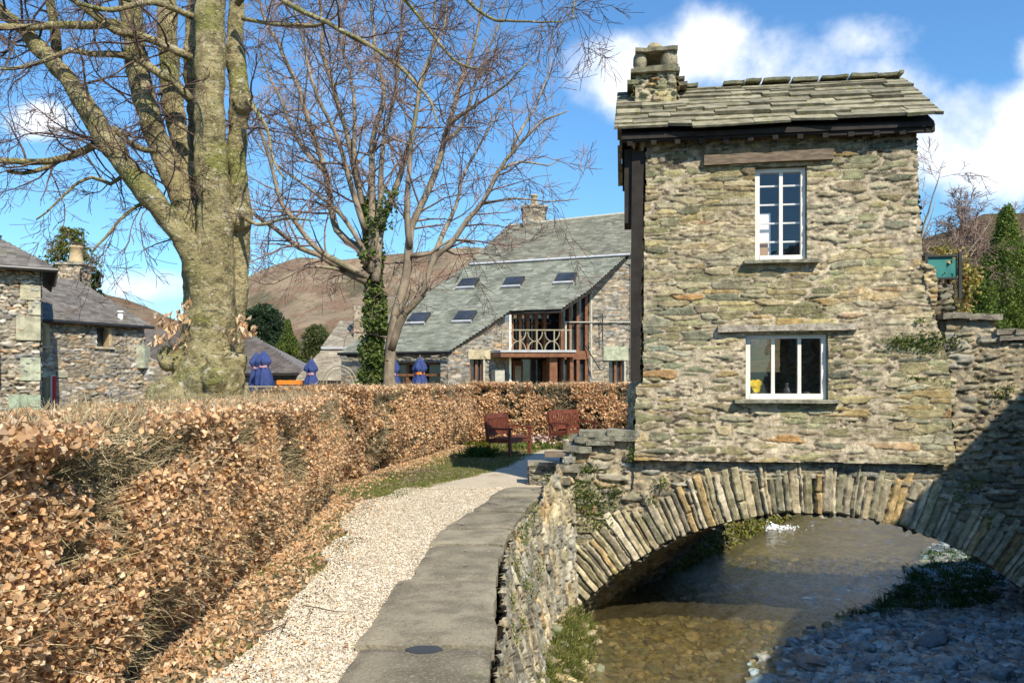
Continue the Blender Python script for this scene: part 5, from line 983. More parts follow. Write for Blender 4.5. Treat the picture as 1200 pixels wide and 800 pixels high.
def hedge(name_label, pts, z1, width, nl, nt, size, twr, loc, bias=None, top_twigs=1.0, seed=1):
    """pts: front foot polyline (path side); the hedge lies to its left"""
    pts = np.array(pts, float); seg = np.diff(pts, axis=0); L = np.linalg.norm(seg, axis=1); cum = np.concatenate([[0], np.cumsum(L)]); dirs = seg/L[:, None]
    root = thing('beech_hedge', name_label, 'hedge', loc)
    def at(s, w, z):
        x = np.interp(s, cum, pts[:, 0]); y = np.interp(s, cum, pts[:, 1]); e = .5
        dx = np.interp(s+e, cum, pts[:, 0])-np.interp(s-e, cum, pts[:, 0]); dy = np.interp(s+e, cum, pts[:, 1])-np.interp(s-e, cum, pts[:, 1]); l = np.hypot(dx, dy)
        return np.stack([x-dy/l*w, y+dx/l*w, z], -1)
    def front(s, z): return fbm(s*1.1, z*1.3, seed+3, 4)*.34+.10*((z-z1*.55)/z1)**2*2+.05+.22*np.clip(1-z/(z1*.4), 0, 1)
    def top(s, w): return z1+fbm(s*1.3, w*2, seed+9, 3)*.12
    # core
    mb = MB(); ss_ = np.linspace(0, cum[-1], max(20, int(cum[-1]/.12))); ring = [(.22, 0.05), (.20, z1*.3), (.20, z1*.6), (.26, z1-.18), (width*.5, z1-.14), (width-.22, z1-.2), (width-.2, .05)]
    V = np.stack([at(ss_, w+(front(ss_, z+0*ss_) if w < .3 else 0), z+(top(ss_, w)-z1 if z > z1-.3 else 0*ss_)) for w, z in ring], 1); k = len(ring); n = len(ss_)
    i = np.arange(n-1)[:, None]*k+np.arange(k-1)[None]; mb.add(V.reshape(-1, 3), np.stack([i, i+k, i+k+1, i+1], -1).reshape(-1, 4)); mb.add(V[0], None, [[0, a, a+1] for a in range(1, k-1)]); mb.add(V[-1], None, [[0, a, a+1] for a in range(1, k-1)])
    mb.build('core', m_core, root, smooth=True)
    def samp(n, topfrac):
        s = rng.uniform(0, cum[-1], n) if bias is None else cum[-1]*rng.uniform(0, 1, n)**bias
        tp = rng.uniform(size=n) < topfrac; z = np.where(tp, 0, z1*rng.uniform(.02, 1.0, n)**.9); w = front(s, z)+abs(rng.normal(0, .07, n))
        wt = rng.uniform(.0, width, n); w = np.where(tp, wt, w); z = np.where(tp, top(s, wt)-abs(rng.normal(0, .05, n)), z); 
        dnorm = np.where(tp[:, None], [0, 0, 1.], at(s, -1.+0*s, 0*s)-at(s, 0*s, 0*s)); return s, w, z, tp, dnorm
    mb = MB(); s, w, z, tp, dn = samp(nt, .26*top_twigs); p0 = at(s, w+.10, z-.05); L_ = rng.uniform(.07, .24, nt)*np.where(tp, .75, 1)
    d = dn*rng.uniform(.1, .8, (nt, 1))*np.where(tp, .45, 1)[:, None]+rdir(nt)*.85+np.array([0, 0, .22]); d /= np.linalg.norm(d, axis=1)[:, None]; sticks(mb, p0, p0+d*L_[:, None], twr*rng.uniform(.5, 1.3, nt), TWPAL); mb.build('twigs', m_hedgetwig, root)
    mb = MB(); s, w, z, tp, dn = samp(int(nl*1.5), .21)
    dens = vn(s*1.5, z*2.2, seed+20)*.4+vn(s*5, z*5+w*3, seed+21)*.3+vn(s*13, z*13+w*5, seed+22)*.3; keep = (dens > np.where(tp, .44, .40+.10*(z/z1 > .8)+.05*(s < 4))) ; s, w, z, dn = s[keep][:nl], w[keep][:nl], z[keep][:nl], dn[keep][:nl]; n = len(s)
    c = at(s, w-.01, z)+rdir(n)*.03
    leaves(mb, c, n, size*rng.uniform(.6, 1.25, n), LEAFPAL, curl=True); mb.build('leaves', m_leaf, root); return root
hedge('long near hedge of orange brown dry beech leaves lining the left of the path', [(-1.72, 1.2), (-1.80, 3.2), (-1.86, 4.7), (-2.0, 7), (-2.2, 9.5), (-2.42, 11.6), (-3.3, 12.5)], 1.50, 1.35, 175000, 80000, .038, .0033, (-2.5, 6, 0), bias=1.25, seed=1)
hedge('middle stretch of dry beech hedge set back behind the grass verge below the ivy tree', [(-3.0, 12.1), (-2.55, 13.2), (-2.25, 15), (-1.75, 17.5), (-1.2, 20), (-.95, 21.6)], 1.60, 1.2, 42000, 18000, .058, .005, (-2.2, 17, 0), seed=5)
hedge('far stretch of clipped dry beech hedge behind the two benches', [(-1.3, 21.4), (.2, 21.7), (2.2, 21.6), (5.5, 21.2)], 1.66, 1.1, 34000, 9000, .068, .006, (2, 22, 0), seed=9)

# ------------------------------------------------------------------ bare trees
def smooth_path(pts, rad, step=.12, wob=.0):
    pts = np.array(pts, float); rad = np.array(rad, float); n = len(pts); out = []; ro = []
    P_ = np.vstack([2*pts[0]-pts[1], pts, 2*pts[-1]-pts[-2]])
    for i in range(n-1):
        m_ = max(2, int(np.linalg.norm(pts[i+1]-pts[i])/step)); t = np.linspace(0, 1, m_, endpoint=False)[:, None]; a, b, c, d = P_[i:i+4]
        out.append(.5*((2*b)+(-a+c)*t+(2*a-5*b+4*c-d)*t**2+(-a+3*b-3*c+d)*t**3)); ro.append(rad[i]+(rad[i+1]-rad[i])*t[:, 0])
    out = np.vstack(out+[pts[-1:]]); ro = np.concatenate(ro+[rad[-1:]])
    if wob: s = np.arange(len(out))*step; out = out+np.stack([fbm(s*1.2, s*0+k*7, int(abs(pts[0, 0])*10)+k, 3) for k in range(3)], -1)*wob*np.linspace(0, 1, len(out))[:, None]
    return out, ro
def grow(mb, p, d, L, r, level, spec, trop):
    """recursive wandering branch"""
    n = max(3, int(L/spec['seg'][level])); pts = [p]; s = L/n; rs = [r]
    for i in range(n):
        d = d+rng.normal(0, spec['wob'], 3)+trop*(.5 if level == 0 else 1)*spec['trop']; d = d/np.linalg.norm(d); p = p+d*s; pts.append(p); rs.append(max(spec['rmin'], r*(1-.8*(i+1)/n)))
    pts = np.array(pts); mb.tube(pts, rs, spec['k'][level], cap=False)
    if level+1 < len(spec['seg']):
        nc = spec['n'][level]; nc = int(nc*L/spec['Lref'][level]+rng.uniform())
        for c in range(nc):
            f = rng.uniform(.15, 1)**.8; i = int(f*(n-1)); q = pts[i]+(pts[i+1]-pts[i])*rng.uniform(); t_ = pts[i+1]-pts[i]; t_ = t_/np.linalg.norm(t_)
            pr_ = np.cross(t_, rng.normal(size=3)); pr_ /= np.linalg.norm(pr_); an = R(rng.uniform(28, 62)); nd = t_*math.cos(an)+pr_*math.sin(an); nd[1] *= .8
            grow(mb, q, nd, spec['Lref'][level+1]*rng.uniform(.45, 1.2)*(1-.35*f), max(spec['rmin'], rs[i]*rng.uniform(.3, .55)), level+1, spec, trop)
def sprout(mb, path, rad, spec, per_m, trop, f0=.1, Lk=1.0):
    s = np.concatenate([[0], np.cumsum(np.linalg.norm(np.diff(path, axis=0), axis=1))]); n = int(s[-1]*per_m)
    for _ in range(n):
        f = rng.uniform(f0, 1); x = f*s[-1]; i = min(np.searchsorted(s, x), len(path)-1); i = max(i, 1); q = path[i-1]+(path[i]-path[i-1])*rng.uniform(); t_ = unit(path[i]-path[i-1])
        pr_ = np.cross(t_, rng.normal(size=3)); pr_ /= np.linalg.norm(pr_); an = R(rng.uniform(35, 75)); nd = t_*math.cos(an)+pr_*math.sin(an)
        grow(mb, q, nd, spec['Lref'][0]*rng.uniform(.4, 1.2)*Lk, max(spec['rmin'], min(rad[i]*.4, spec['r0'])), 0, spec, trop)
# big beech
bt = thing('big_beech_tree', 'big old grey green beech with several upright stems and lumpy base behind the near hedge', 'tree', (-3.9, 10, 0))
YT = 10.
def TP(lst, r, Y=YT, dy=None):
    return [P(x, y, Y+(0 if dy is None else dy[i] if hasattr(dy, '__len__') else dy*i/(len(lst)-1))) for i, (x, y) in enumerate(lst)], [q/F*Y for q in (r if hasattr(r, '__len__') else [r]*len(lst))]
tk = MB()
def limb(lst, r, Y=YT, dy=None, k=14, mb=None, wob=0, step=.1):
    a, b = TP(lst, r, Y, dy); p, q = smooth_path(a, b, step, wob); (mb or tk).tube(p, q, k); return p, q
limbs = []
limbs.append(limb([(240, 620), (240, 500), (240, 455), (248, 390), (252, 330), (252, 250), (248, 200), (246, 100), (248, 0), (252, -120), (256, -260)], [62, 48, 35, 28, 22, 19.5, 18.5, 17, 16.5, 15, 11]))
limbs.append(limb([(264, 600), (264, 480), (270, 400), (277, 330), (281, 265), (280, 240), (277, 170), (281, 118), (276, 60), (278, 0), (286, -100), (294, -220)], [26, 21, 16, 14, 13.5, 13.5, 11, 12.5, 10, 9.5, 8, 5], dy=[.2, .25, .25, .28, .3, .3, .32, .3, .32, .35, .4, .5]))
limbs.append(limb([(222, 600), (228, 440), (238, 350), (230, 280), (209, 222), (188, 170), (170, 118), (160, 78), (155, 34), (150, -20), (143, -120), (132, -240)], [26, 23, 18, 15, 14, 13.5, 13.5, 13, 13, 12.5, 10, 7], dy=[0, 0, .1, .15, .2, .25, .3, .35, .4, .5, .7, .9]))
limbs.append(limb([(236, 480), (232, 330), (222, 230), (212, 170), (206, 135), (199, 95), (196, 34), (197, -30), (204, -140)], [20, 18, 14, 12.5, 12.5, 12.5, 12, 11.5, 8], dy=[.4, .5, .5, .6, .6, .7, .8, 1, 1.2]))
limbs.append(limb([(238, 300), (232, 180), (224, 84), (226, 20), (230, -80)], [10, 9, 8.5, 8, 6], dy=[.6, .8, 1, 1.1, 1.4]))
limbs.append(limb([(240, 400), (234, 330), (220, 290), (197, 255), (176, 232), (148, 196), (116, 150), (96, 118), (76, 88), (50, 62), (28, 36), (0, 10), (-60, -40), (-130, -110)], [16, 14, 13, 12.5, 12.5, 12.5, 12, 11, 10.5, 9.5, 8, 7, 6, 4], dy=[0, -.1, -.2, -.2, -.3, -.3, -.3, -.3, -.3, -.2, -.2, -.1, 0, .2]))
lump = [(rng.uniform(212, 284), rng.uniform(425, 500), -.40+.0*i+rng.uniform(-.04, .04), rng.uniform(.07, .15)) for i in range(46)]
lump = [(x, y, dy+.55*((x-245)/46)**2, r) for x, y, dy, r in lump]
for (x, y, dy, r) in lump+[(205, 470, -.15, .30), (194, 505, -.1, .34), (262, 462, -.25, .18), (274, 485, -.15, .16), (252, 480, -.3, .16), (230, 450, -.3, .14), (284, 120, .18, .11), (246, 160, -.08, .13), (281, 255, .15, .15), (200, 420, -.1, .15), (268, 492, -.35, .13), (222, 470, -.35, .14), (284, 505, -.1, .2)]:
    blob(tk, P(x, y, YT+dy), r, int(x)+3, (1, 1, 1), (1, 1, 1.1), .3)
trunk = tk.build('trunk', m_bark, bt, smooth=True)
rm = trunk.modifiers.new('merge', 'REMESH'); rm.mode = 'VOXEL'; rm.voxel_size = .02; rm.use_smooth_shade = True
sm = trunk.modifiers.new('soft', 'SMOOTH'); sm.iterations = 3; sm.factor = .6
tex = bpy.data.textures.new('bark_lumps', 'CLOUDS'); tex.noise_scale = .28; tex.noise_depth = 3
dp = trunk.modifiers.new('lumps', 'DISPLACE'); dp.texture = tex; dp.strength = .085; dp.mid_level = .5
br_ = MB(); bl = []
bl.append(limb([(66, 74), (66, 62), (64, 34), (57, 0), (48, -60)], [6.5, 6, 5.5, 5, 3], dy=-.25, mb=br_, k=9, wob=.1))
bl.append(limb([(158, 40), (135, 27), (110, 30), (68, 30), (30, 33), (0, 34), (-60, 45)], [6, 5.5, 5, 4.5, 4, 4, 2.5], dy=-.6, mb=br_, k=8, wob=.25))
bl.append(limb([(224, 118), (206, 98), (189, 88), (160, 70), (135, 64), (105, 63), (81, 59), (40, 70), (0, 80)], [5.5, 5, 5, 4.5, 4, 3.5, 3, 2.4, 1.8], dy=-.7, mb=br_, k=8, wob=.2))
bl.append(limb([(224, 68), (205, 60), (180, 48), (150, 40), (135, 37), (91, 3), (60, -20)], [5, 5, 4.8, 4.5, 4.2, 3.8, 3], dy=-.8, mb=br_, k=8, wob=.2))
bl.append(limb([(120, 160), (108, 172), (74, 186), (40, 190), (0, 189), (-50, 196)], [5, 4.6, 4.2, 3.8, 3.5, 2.5], dy=-.5, mb=br_, k=8, wob=.2))
bl.append(limb([(74, 186), (50, 198), (28, 203), (8, 201)], [3, 2.8, 2.4, 2], dy=-.3, mb=br_, k=7))
bl.append(limb([(115, 152), (135, 152), (150, 166), (170, 176), (190, 176)], [4.5, 4, 3.6, 3.4, 2.5], dy=-.3, mb=br_, k=7))
bl.append(limb([(168, 5), (135, -6), (100, -12)], [5, 4, 3], mb=br_, k=7)); bl.append(limb([(226, 20), (180, 3), (130, 12), (95, 5)], [4, 3.5, 3, 2], dy=-1, mb=br_, k=7))
bl.append(limb([(290, 118), (298, 128), (310, 150), (318, 185), (333, 215)], [4, 3, 2.2, 1.6, 1], dy=-.4, mb=br_, k=6, wob=.3))
bl.append(limb([(284, 22), (320, 28), (374, 31), (395, 20)], [2.5, 2.2, 1.8, 1], dy=-.5, mb=br_, k=6, wob=.2))
bl.append(limb([(278, 5), (305, -25), (334, 4), (388, 32), (449, 68), (499, 107), (520, 140)], [4, 3.8, 3.4, 2.8, 2.2, 1.5, .8], dy=-2, mb=br_, k=6, wob=.25))
bl.append(limb([(300, -80), (400, -60), (478, 0), (521, 54), (542, 68), (575, 78)], [3.5, 3, 2.2, 1.8, 1.4, .8], dy=-1, mb=br_, k=6, wob=.2))
bl.append(limb([(296, -120), (440, -90), (560, 5), (600, 22), (660, 30)], [3.5, 3, 2, 1.3, .8], dy=-1, mb=br_, k=6, wob=.2))
bl.append(limb([(300, -100), (520, -90), (660, -20), (672, 20), (668, 24)], [3, 2, 1.2, .8, .6], dy=-1, mb=br_, k=6, wob=.1))
bl.append(limb([(216, 262), (185, 235), (150, 250), (128, 275), (112, 300)], [3, 2.5, 2, 1.5, .9], dy=-.6, mb=br_, k=6, wob=.3))
bl.append(limb([(150, 200), (130, 215), (105, 208), (70, 230), (40, 260)], [3, 2.4, 2, 1.6, .9], dy=-.6, mb=br_, k=6, wob=.3))
bl.append(limb([(282, 250), (300, 262), (330, 258), (360, 262)], [3, 2.3, 1.6, 1], dy=-.5, mb=br_, k=6, wob=.3))
br_.build('limbs', m_bark, bt, smooth=True)
spec = dict(seg=(.14, .10, .08), wob=.20, trop=.05, rmin=.0032, k=(4, 3, 3), n=(9, 4), Lref=(1.25, .55, .26), r0=.016)
tw = MB(); dn_ = np.array([-.15, 0, -.6])
for i, (p, q) in enumerate(bl): sprout(tw, p, q, spec, 6 if i not in (9, 10, 11, 12, 13, 14, 17) else 3.5, dn_, .05)
p, q = limbs[5]; sprout(tw, p[int(len(p)*.3):], q[int(len(p)*.3):], spec, 8, dn_, 0, 1.2)
for k in (2, 3): p, q = limbs[k]; sprout(tw, p[int(len(p)*.3):], q[int(len(p)*.3):], spec, 3, np.array([-.4, 0, -.2]), 0, 1.3)
for k in (0, 1): p, q = limbs[k]; sprout(tw, p[int(len(p)*.35):], q[int(len(p)*.35):], spec, 1.2, np.array([0, -.1, -.3]), 0, .9)
tw.build('twigs', m_twig, bt)
mb = MB()
for (x, y, n, sp_) in [(205, 385, 26, .22), (196, 400, 22, .25), (210, 372, 16, .15), (283, 385, 22, .15), (288, 392, 14, .12), (186, 378, 8, .2), (216, 358, 8, .1), (286, 372, 8, .1)]:
    c = P(x, y, YT-.35)+rng.normal(0, sp_*.5, (n, 3))*np.array([1, .6, .55]); leaves(mb, c, n, rng.uniform(.07, .12, n), LEAFPAL, aspect=.5, up=(.6, -.2, 0, -.8))
mb.build('dry_leaves', m_leaf, bt)
mb = MB()
for (x, y) in [(205, 385), (196, 398), (284, 385)]:
    p0 = np.tile(P(x+22 if x < 240 else x-14, y+20, YT-.1), (8, 1)); sticks(mb, p0, P(x, y, YT-.35)+rng.normal(0, .12, (8, 3)), .005, [(.3, .22, .14)])
mb.build('shoots', m_hedgetwig, bt)

# ivy tree and its pale neighbour
YI = 17.
def stems(root, lst, m, name, per, spec, trop, wob=.25, Y=YI):
    mb = MB(); L = []
    for pts, r in lst:
        if not hasattr(r, '__len__'): r = np.linspace(r[0] if hasattr(r, '__len__') else r, .8, len(pts))
        r = np.array(r, float)*np.where(np.arange(len(r)) < 2, .95, .80)
        dy = rng.uniform(-1.2, 1.2); L.append(limb(pts, r, Y, dy=dy, k=8, mb=mb, wob=wob, step=.25))
    mb.build(name, m, root, smooth=True); tw = MB()
    for p, q in L: i0 = int(len(p)*.15); sprout(tw, p[i0:], q[i0:], spec, per, trop, 0.05)
    tw.build('twigs', m_twig2, root); return L
spec2 = dict(seg=(.30, .22, .16), wob=.15, trop=.06, rmin=.0058, k=(4, 3, 3), n=(8, 4), Lref=(2.0, .9, .42), r0=.026)
it = thing('ivy_clad_tree', 'bare many stemmed tree with dark ivy wrapped round its trunk', 'tree', P(434, 470, YI)*np.array([1, 1, 0]))
il = [([(433, 540), (433, 460), (435, 400), (434, 340), (430, 290), (428, 250), (424, 233), (406, 161), (385, 90), (377, 36), (370, -20), (366, -90)], [11, 10, 9, 8.5, 8, 6, 5, 4, 3.2, 2.6, 2, 1]),
      ([(432, 310), (420, 290), (395, 269), (381, 201), (356, 125), (334, 64), (309, 18), (290, -40)], [6, 5.5, 5, 4.5, 3.8, 3, 2.2, 1]),
      ([(436, 320), (437, 260), (436, 215), (438, 161), (449, 107), (436, 54), (438, 0), (444, -70)], [6, 5.5, 5, 4.2, 3.4, 2.6, 2, 1]),
      ([(440, 330), (446, 270), (463, 222), (481, 168), (489, 118), (503, 64), (512, 7), (516, -60)], [6, 5, 4.4, 3.8, 3.2, 2.4, 1.6, .9]),
      ([(430, 330), (404, 317), (375, 298), (351, 289), (325, 270), (301, 255), (280, 225), (262, 190)], [5, 4.6, 4.2, 3.8, 3.3, 2.8, 2, 1]),
      ([(432, 325), (411, 314), (385, 300), (364, 283), (345, 258), (330, 240), (320, 200), (302, 143), (284, 72), (270, 20)], [5, 4.6, 4.2, 3.8, 3.4, 3, 2.6, 2.2, 1.6, .8]),
      ([(436, 300), (446, 240), (448, 180), (462, 110), (468, 40), (466, -60)], [4.5, 4, 3.2, 2.6, 1.8, .9]), ([(428, 270), (412, 220), (395, 160), (372, 110), (350, 40), (340, -20)], [4, 3.5, 3, 2.4, 1.8, .9]),
      ([(424, 240), (415, 180), (416, 110), (402, 50), (400, -20)], [3.5, 3, 2.4, 1.8, .9]), ([(381, 201), (352, 170), (325, 110), (300, 50)], [3, 2.4, 1.8, 1]), ([(404, 317), (360, 312), (320, 330), (290, 325)], [2.4, 2, 1.4, .8]), ([(430, 300), (400, 250), (362, 220), (318, 190), (290, 150)], [3, 2.6, 2, 1.4, .8])]
IL = stems(it, il, m_bark2, 'trunk', 3.3, spec2, np.array([-.05, 0, .35]))
mb = MB(); p, q = IL[0]; n = 3000; f = rng.uniform(.0, 1, n)**1.15; hz_ = np.array([P(0, y, YI)[2] for y in (462, 228)]); z = hz_[0]+(hz_[1]-hz_[0])*f; px_ = np.interp(z, p[:, 2], p[:, 0]); py_ = np.interp(z, p[:, 2], p[:, 1]); lum = .085+.11*vn(z*1.6, z*0, 3)*(1.1-f*.6)+.04*np.sin(z*3.1)**2; a = rng.uniform(-2.6, 1.9, n); r = lum*rng.uniform(.75, 1.25, n)
c = np.stack([px_+np.cos(a)*r+.06*(f > .3), py_+np.sin(a)*r, z], -1); c[:, 0] += (c[:, 0]-px_)*.25; leaves(mb, c, n, rng.uniform(.06, .13, n), [(.08, .12, .025), (.055, .085, .02), (.12, .17, .035), (.17, .21, .05), (.09, .12, .04)], aspect=.85, up=(1, 0, 0, -.5))
for (x, y, n, s) in [(443, 262, 110, .26), (452, 243, 70, .20), (460, 228, 40, .16), (440, 380, 200, .25), (438, 420, 120, .22), (432, 300, 60, .2)]: c = P(x, y, YI-.1)+rng.normal(0, s*.5, (n, 3)); leaves(mb, c, n, rng.uniform(.06, .12, n), [(.08, .12, .025), (.13, .18, .04)], aspect=.85)
mb.build('ivy', m_green, it)
pt = thing('pale_stemmed_tree', 'pale slender stemmed bare tree leaning right beside the ivy tree', 'tree', P(458, 470, YI)*np.array([1, 1, 0]))
sl_ = [([(456, 540), (457, 460), (455, 440), (461, 386), (473, 333), (479, 292), (482, 271), (484, 262), (499, 229), (517, 168), (532, 118), (549, 68), (562, 10), (566, -60)], [10.5, 9.5, 8.5, 7.5, 6.5, 6, 5.6, 5.2, 4.8, 4.2, 3.4, 2.5, 1.7, .9]),
       ([(458, 410), (473, 368), (495, 346), (504, 311), (517, 296), (529, 286), (548, 256), (567, 236), (585, 200), (600, 175), (636, 140), (664, 129)], [5.5, 5.2, 4.8, 4.4, 4.2, 4, 3.7, 3.4, 3, 2.5, 1.7, .9]),
       ([(600, 175), (612, 150), (628, 122), (640, 95), (646, 68)], [2.2, 1.9, 1.5, 1.1, .7]), ([(520, 160), (532, 140), (567, 115), (594, 95), (620, 70)], [3, 2.7, 2, 1.5, .8]),
       ([(480, 290), (477, 250), (480, 200), (486, 140), (494, 90), (520, 30), (524, -40)], [4, 3.8, 3.4, 3, 2.4, 1.6, .9]), ([(504, 311), (520, 270), (535, 240), (545, 200), (575, 150), (590, 120)], [3.4, 3, 2.5, 2, 1.5, .8]),
       ([(482, 300), (505, 296), (530, 280), (560, 284)], [3, 2.4, 1.8, 1]), ([(517, 168), (540, 150), (560, 90), (580, 40), (596, -10)], [2.5, 2.2, 1.8, 1.4, .8]), ([(585, 200), (610, 190), (640, 196), (655, 186)], [1.8, 1.5, 1.1, .7]), ([(561, 240), (600, 232), (640, 236), (676, 232)], [1.8, 1.4, 1, .6])]
stems(pt, sl_, m_bark2, 'trunk', 2.8, spec2, np.array([.1, 0, .3]))

# bare trees to the right of the house
def wild_tree(name, label, px, ybase, ytop, Y, spread, m, mt, seed, group=None, n=10, trop=(0, 0, .3), sp=None, lean=0):
    g = P(px, ybase, Y); g[2] = max(-1, g[2]); root = thing(name, label, 'tree', g, group); top = EYE+(HZ-ytop)/F*Y; Hh = top-g[2]; mb = MB(); L = []
    k = Hh/10
    for i in range(n):
        a = rng.uniform(0, 6.28); rr = spread*rng.uniform(.25, 1); hh = Hh*rng.uniform(.72, 1.0)*(1-.25*(rr/spread)**2)
        pts = [g, g+np.array([0, 0, Hh*.12]), g+np.array([math.cos(a)*rr*.25+lean*.3, math.sin(a)*rr*.25, Hh*rng.uniform(.3, .4)]), g+np.array([math.cos(a)*rr*.7+lean*.7, math.sin(a)*rr*.6, hh*.72]), g+np.array([math.cos(a)*rr+lean, math.sin(a)*rr*.8, hh])]
        p, q = smooth_path(pts, [.20*k, .14*k, .08*k, .045*k, .012*k], .3, .5*k); mb.tube(p, q, 7); L.append((p, q))
    mb.build('trunk', m, root, smooth=True); tw = MB()
    s_ = dict(seg=(.5*k, .35*k, .25*k), wob=.16, trop=.05, rmin=.0007*Y*.45, k=(3, 3, 3), n=(8, 4), Lref=(2.2*k, 1.0*k, .5*k), r0=.02*k); s_.update(sp or {})
    for p, q in L: i0 = int(len(p)*.3); sprout(tw, p[i0:], q[i0:], s_, 2.2/k, np.array(trop), 0)
    tw.build('twigs', mt, root); return root
wild_tree('bare_tree', 'bare grey twigged tree leaning out from behind the right side of the house', 1035, 440, 165, 18, 2.1, m_bark2, m_twig2, 1, n=9, lean=.7)
wild_tree('bare_tree', 'purplish brown rounded bare tree on the slope behind the planter', 1142, 380, 226, 52, 3.6, m_bark2, m_twig2, 2, n=14)
wild_tree('bare_tree', 'brown scrubby bare tree low beside the right wall of the house', 1092, 400, 262, 34, 2.6, m_bark2, m_hedgetwig if False else m_twig2, 3, n=12)
wild_tree('bare_tree', 'brown bare tree farther up the wooded slope at the far right edge', 1215, 400, 250, 60, 4.5, m_bark2, m_twig2, 4, n=12)
for i, (px, Y, yt) in enumerate([(860, 46, 250), (960, 50, 240), (1040, 62, 250)]):
    wild_tree('bare_tree', ['bare tree behind the house left of its upper window', 'bare tree hidden behind the house right of its upper window', 'bare tree on the slope behind the right end of the house'][i], px, 440, yt, Y, 4, m_bark2, m_twig2, 5+i, n=8)

def conifer(label, px, ybase, ytop, Y, rad, pal, n, lsize, kind='conifer', seed=0, shape=.9, name='conifer_tree'):
    g = P(px, ybase, Y); g[2] = max(g[2], 0); top = EYE+(HZ-ytop)/F*Y; Hh = top-g[2]; root = thing(name, label, 'tree', g)
    mb = MB(); mb.tube([g, g+np.array([0, 0, Hh*.5]), g+np.array([0, 0, Hh*.95])], [Hh*.025, Hh*.014, .01], 8); mb.build('trunk', m_bark2, root)
    mb = MB(); nb = int(n/14); f = rng.uniform(0.02, 1, nb)**.75; z = Hh*(1-f); R0 = rad*f**shape*rng.uniform(.6, 1.12, nb)*(1+.25*np.sin(z*5/rad)); a = rng.uniform(0, 6.28, nb)
    f_ = 1-(1-np.repeat(rng.uniform(.15, 1, nb*14), 1))**1.0; i = np.repeat(np.arange(nb), 14); r = R0[i]*f_**.6; zz = z[i]-r*.25*f_+rng.normal(0, rad*.03, len(i)); aa = a[i]+rng.normal(0, .10, len(i))
    c = g+np.stack([np.cos(aa)*r, np.sin(aa)*r, zz], -1); clump = np.array(pal)[H(i, np.full(len(i), 5)).__mul__(len(pal)).astype(int)]*(.75+.5*H(i, np.full(len(i), 9)))[:, None]
    m0 = len(i); size = lsize*rng.uniform(.6, 1.3, m0); b0 = mb.n; leaves(mb, c, m0, size, [(1, 1, 1)], aspect=.38, up=(.8, 0, 0, -.45)); mb.c[-1] = mb.c[-1]*np.repeat(clump, 4, 0); mb.build('crown', m_green, root)
G1 = [(.035, .06, .025), (.05, .085, .03), (.025, .045, .02), (.07, .11, .035)]
conifer('tall dark green conifer at the right edge behind the bridge wall', 1180, 450, 232, 36, 3.2, [(.15, .21, .035), (.20, .27, .045), (.09, .13, .03), (.26, .31, .06)], 60000, .12, shape=.85)
conifer('second dark conifer low behind the steps left of the tall one', 1150, 450, 320, 33, 1.5, [(.17, .23, .04), (.22, .28, .05), (.09, .13, .03)], 22000, .11, shape=.55)
conifer('dark evergreen with rounded top between the big tree and the slate roof', 308, 440, 353, 75, 4.0, [(.03, .06, .025), (.045, .085, .035), (.025, .045, .02)], 22000, .3, shape=.5)
conifer('yellow green pointed conifer behind the low slate roof', 338, 440, 372, 72, 1.9, [(.12, .16, .03), (.16, .20, .035), (.09, .12, .025)], 14000, .22, shape=.9)
conifer('olive green conifer behind the pale annexe roof', 371, 440, 378, 76, 2.9, [(.10, .12, .035), (.14, .15, .045), (.07, .085, .03)], 14000, .25, shape=.55)
conifer('drooping green cypress around the stone chimney stack', 82, 440, 256, 46, 1.75, [(.16, .18, .03), (.22, .23, .05), (.10, .12, .025)], 14000, .20, shape=.18, name='cypress_tree')
conifer('evergreen tree top showing over the roof at the far left edge', -14, 440, 246, 42, 2.1, [(.09, .11, .025), (.13, .15, .035), (.06, .07, .02)], 10000, .22, shape=.5)
conifer('small dark evergreen right of the chimney stack', 112, 440, 306, 45, .9, G1, 2500, .3, shape=.5)

# yellow creeper on the planter
cr = thing('yellow_creeper', 'yellow and cream leaved creeper spilling over the teal planter box', 'plant', BL(xb, .3, 3.3)); mb = MB()
for (x, y, n, s) in [(1108, 303, 200, .16), (1120, 308, 220, .16), (1130, 318, 200, .15), (1134, 332, 150, .13), (1132, 348, 90, .10), (1130, 362, 50, .09), (1100, 298, 70, .1), (1140, 326, 50, .1)]:
    o = ray(x, y, OB, -EY, -.25); c = o+rng.normal(0, s*.55, (n, 3)); leaves(mb, c, n, rng.uniform(.035, .075, n), [(.55, .45, .10), (.48, .42, .14), (.6, .52, .22), (.35, .36, .08), (.45, .28, .12), (.2, .22, .06)], aspect=.8)
mb.build('leaves', m_leaf, cr); mb = MB(); o = ray(1110, 305, OB, -EY, -.3); p0 = np.tile(o, (60, 1)); p1 = np.array([ray(x, y, OB, -EY, -.3) for x, y in zip(rng.uniform(1095, 1140, 60), rng.uniform(298, 372, 60))]); sticks(mb, p0, p1, .005, TWPAL); mb.build('stems', m_hedgetwig, cr)

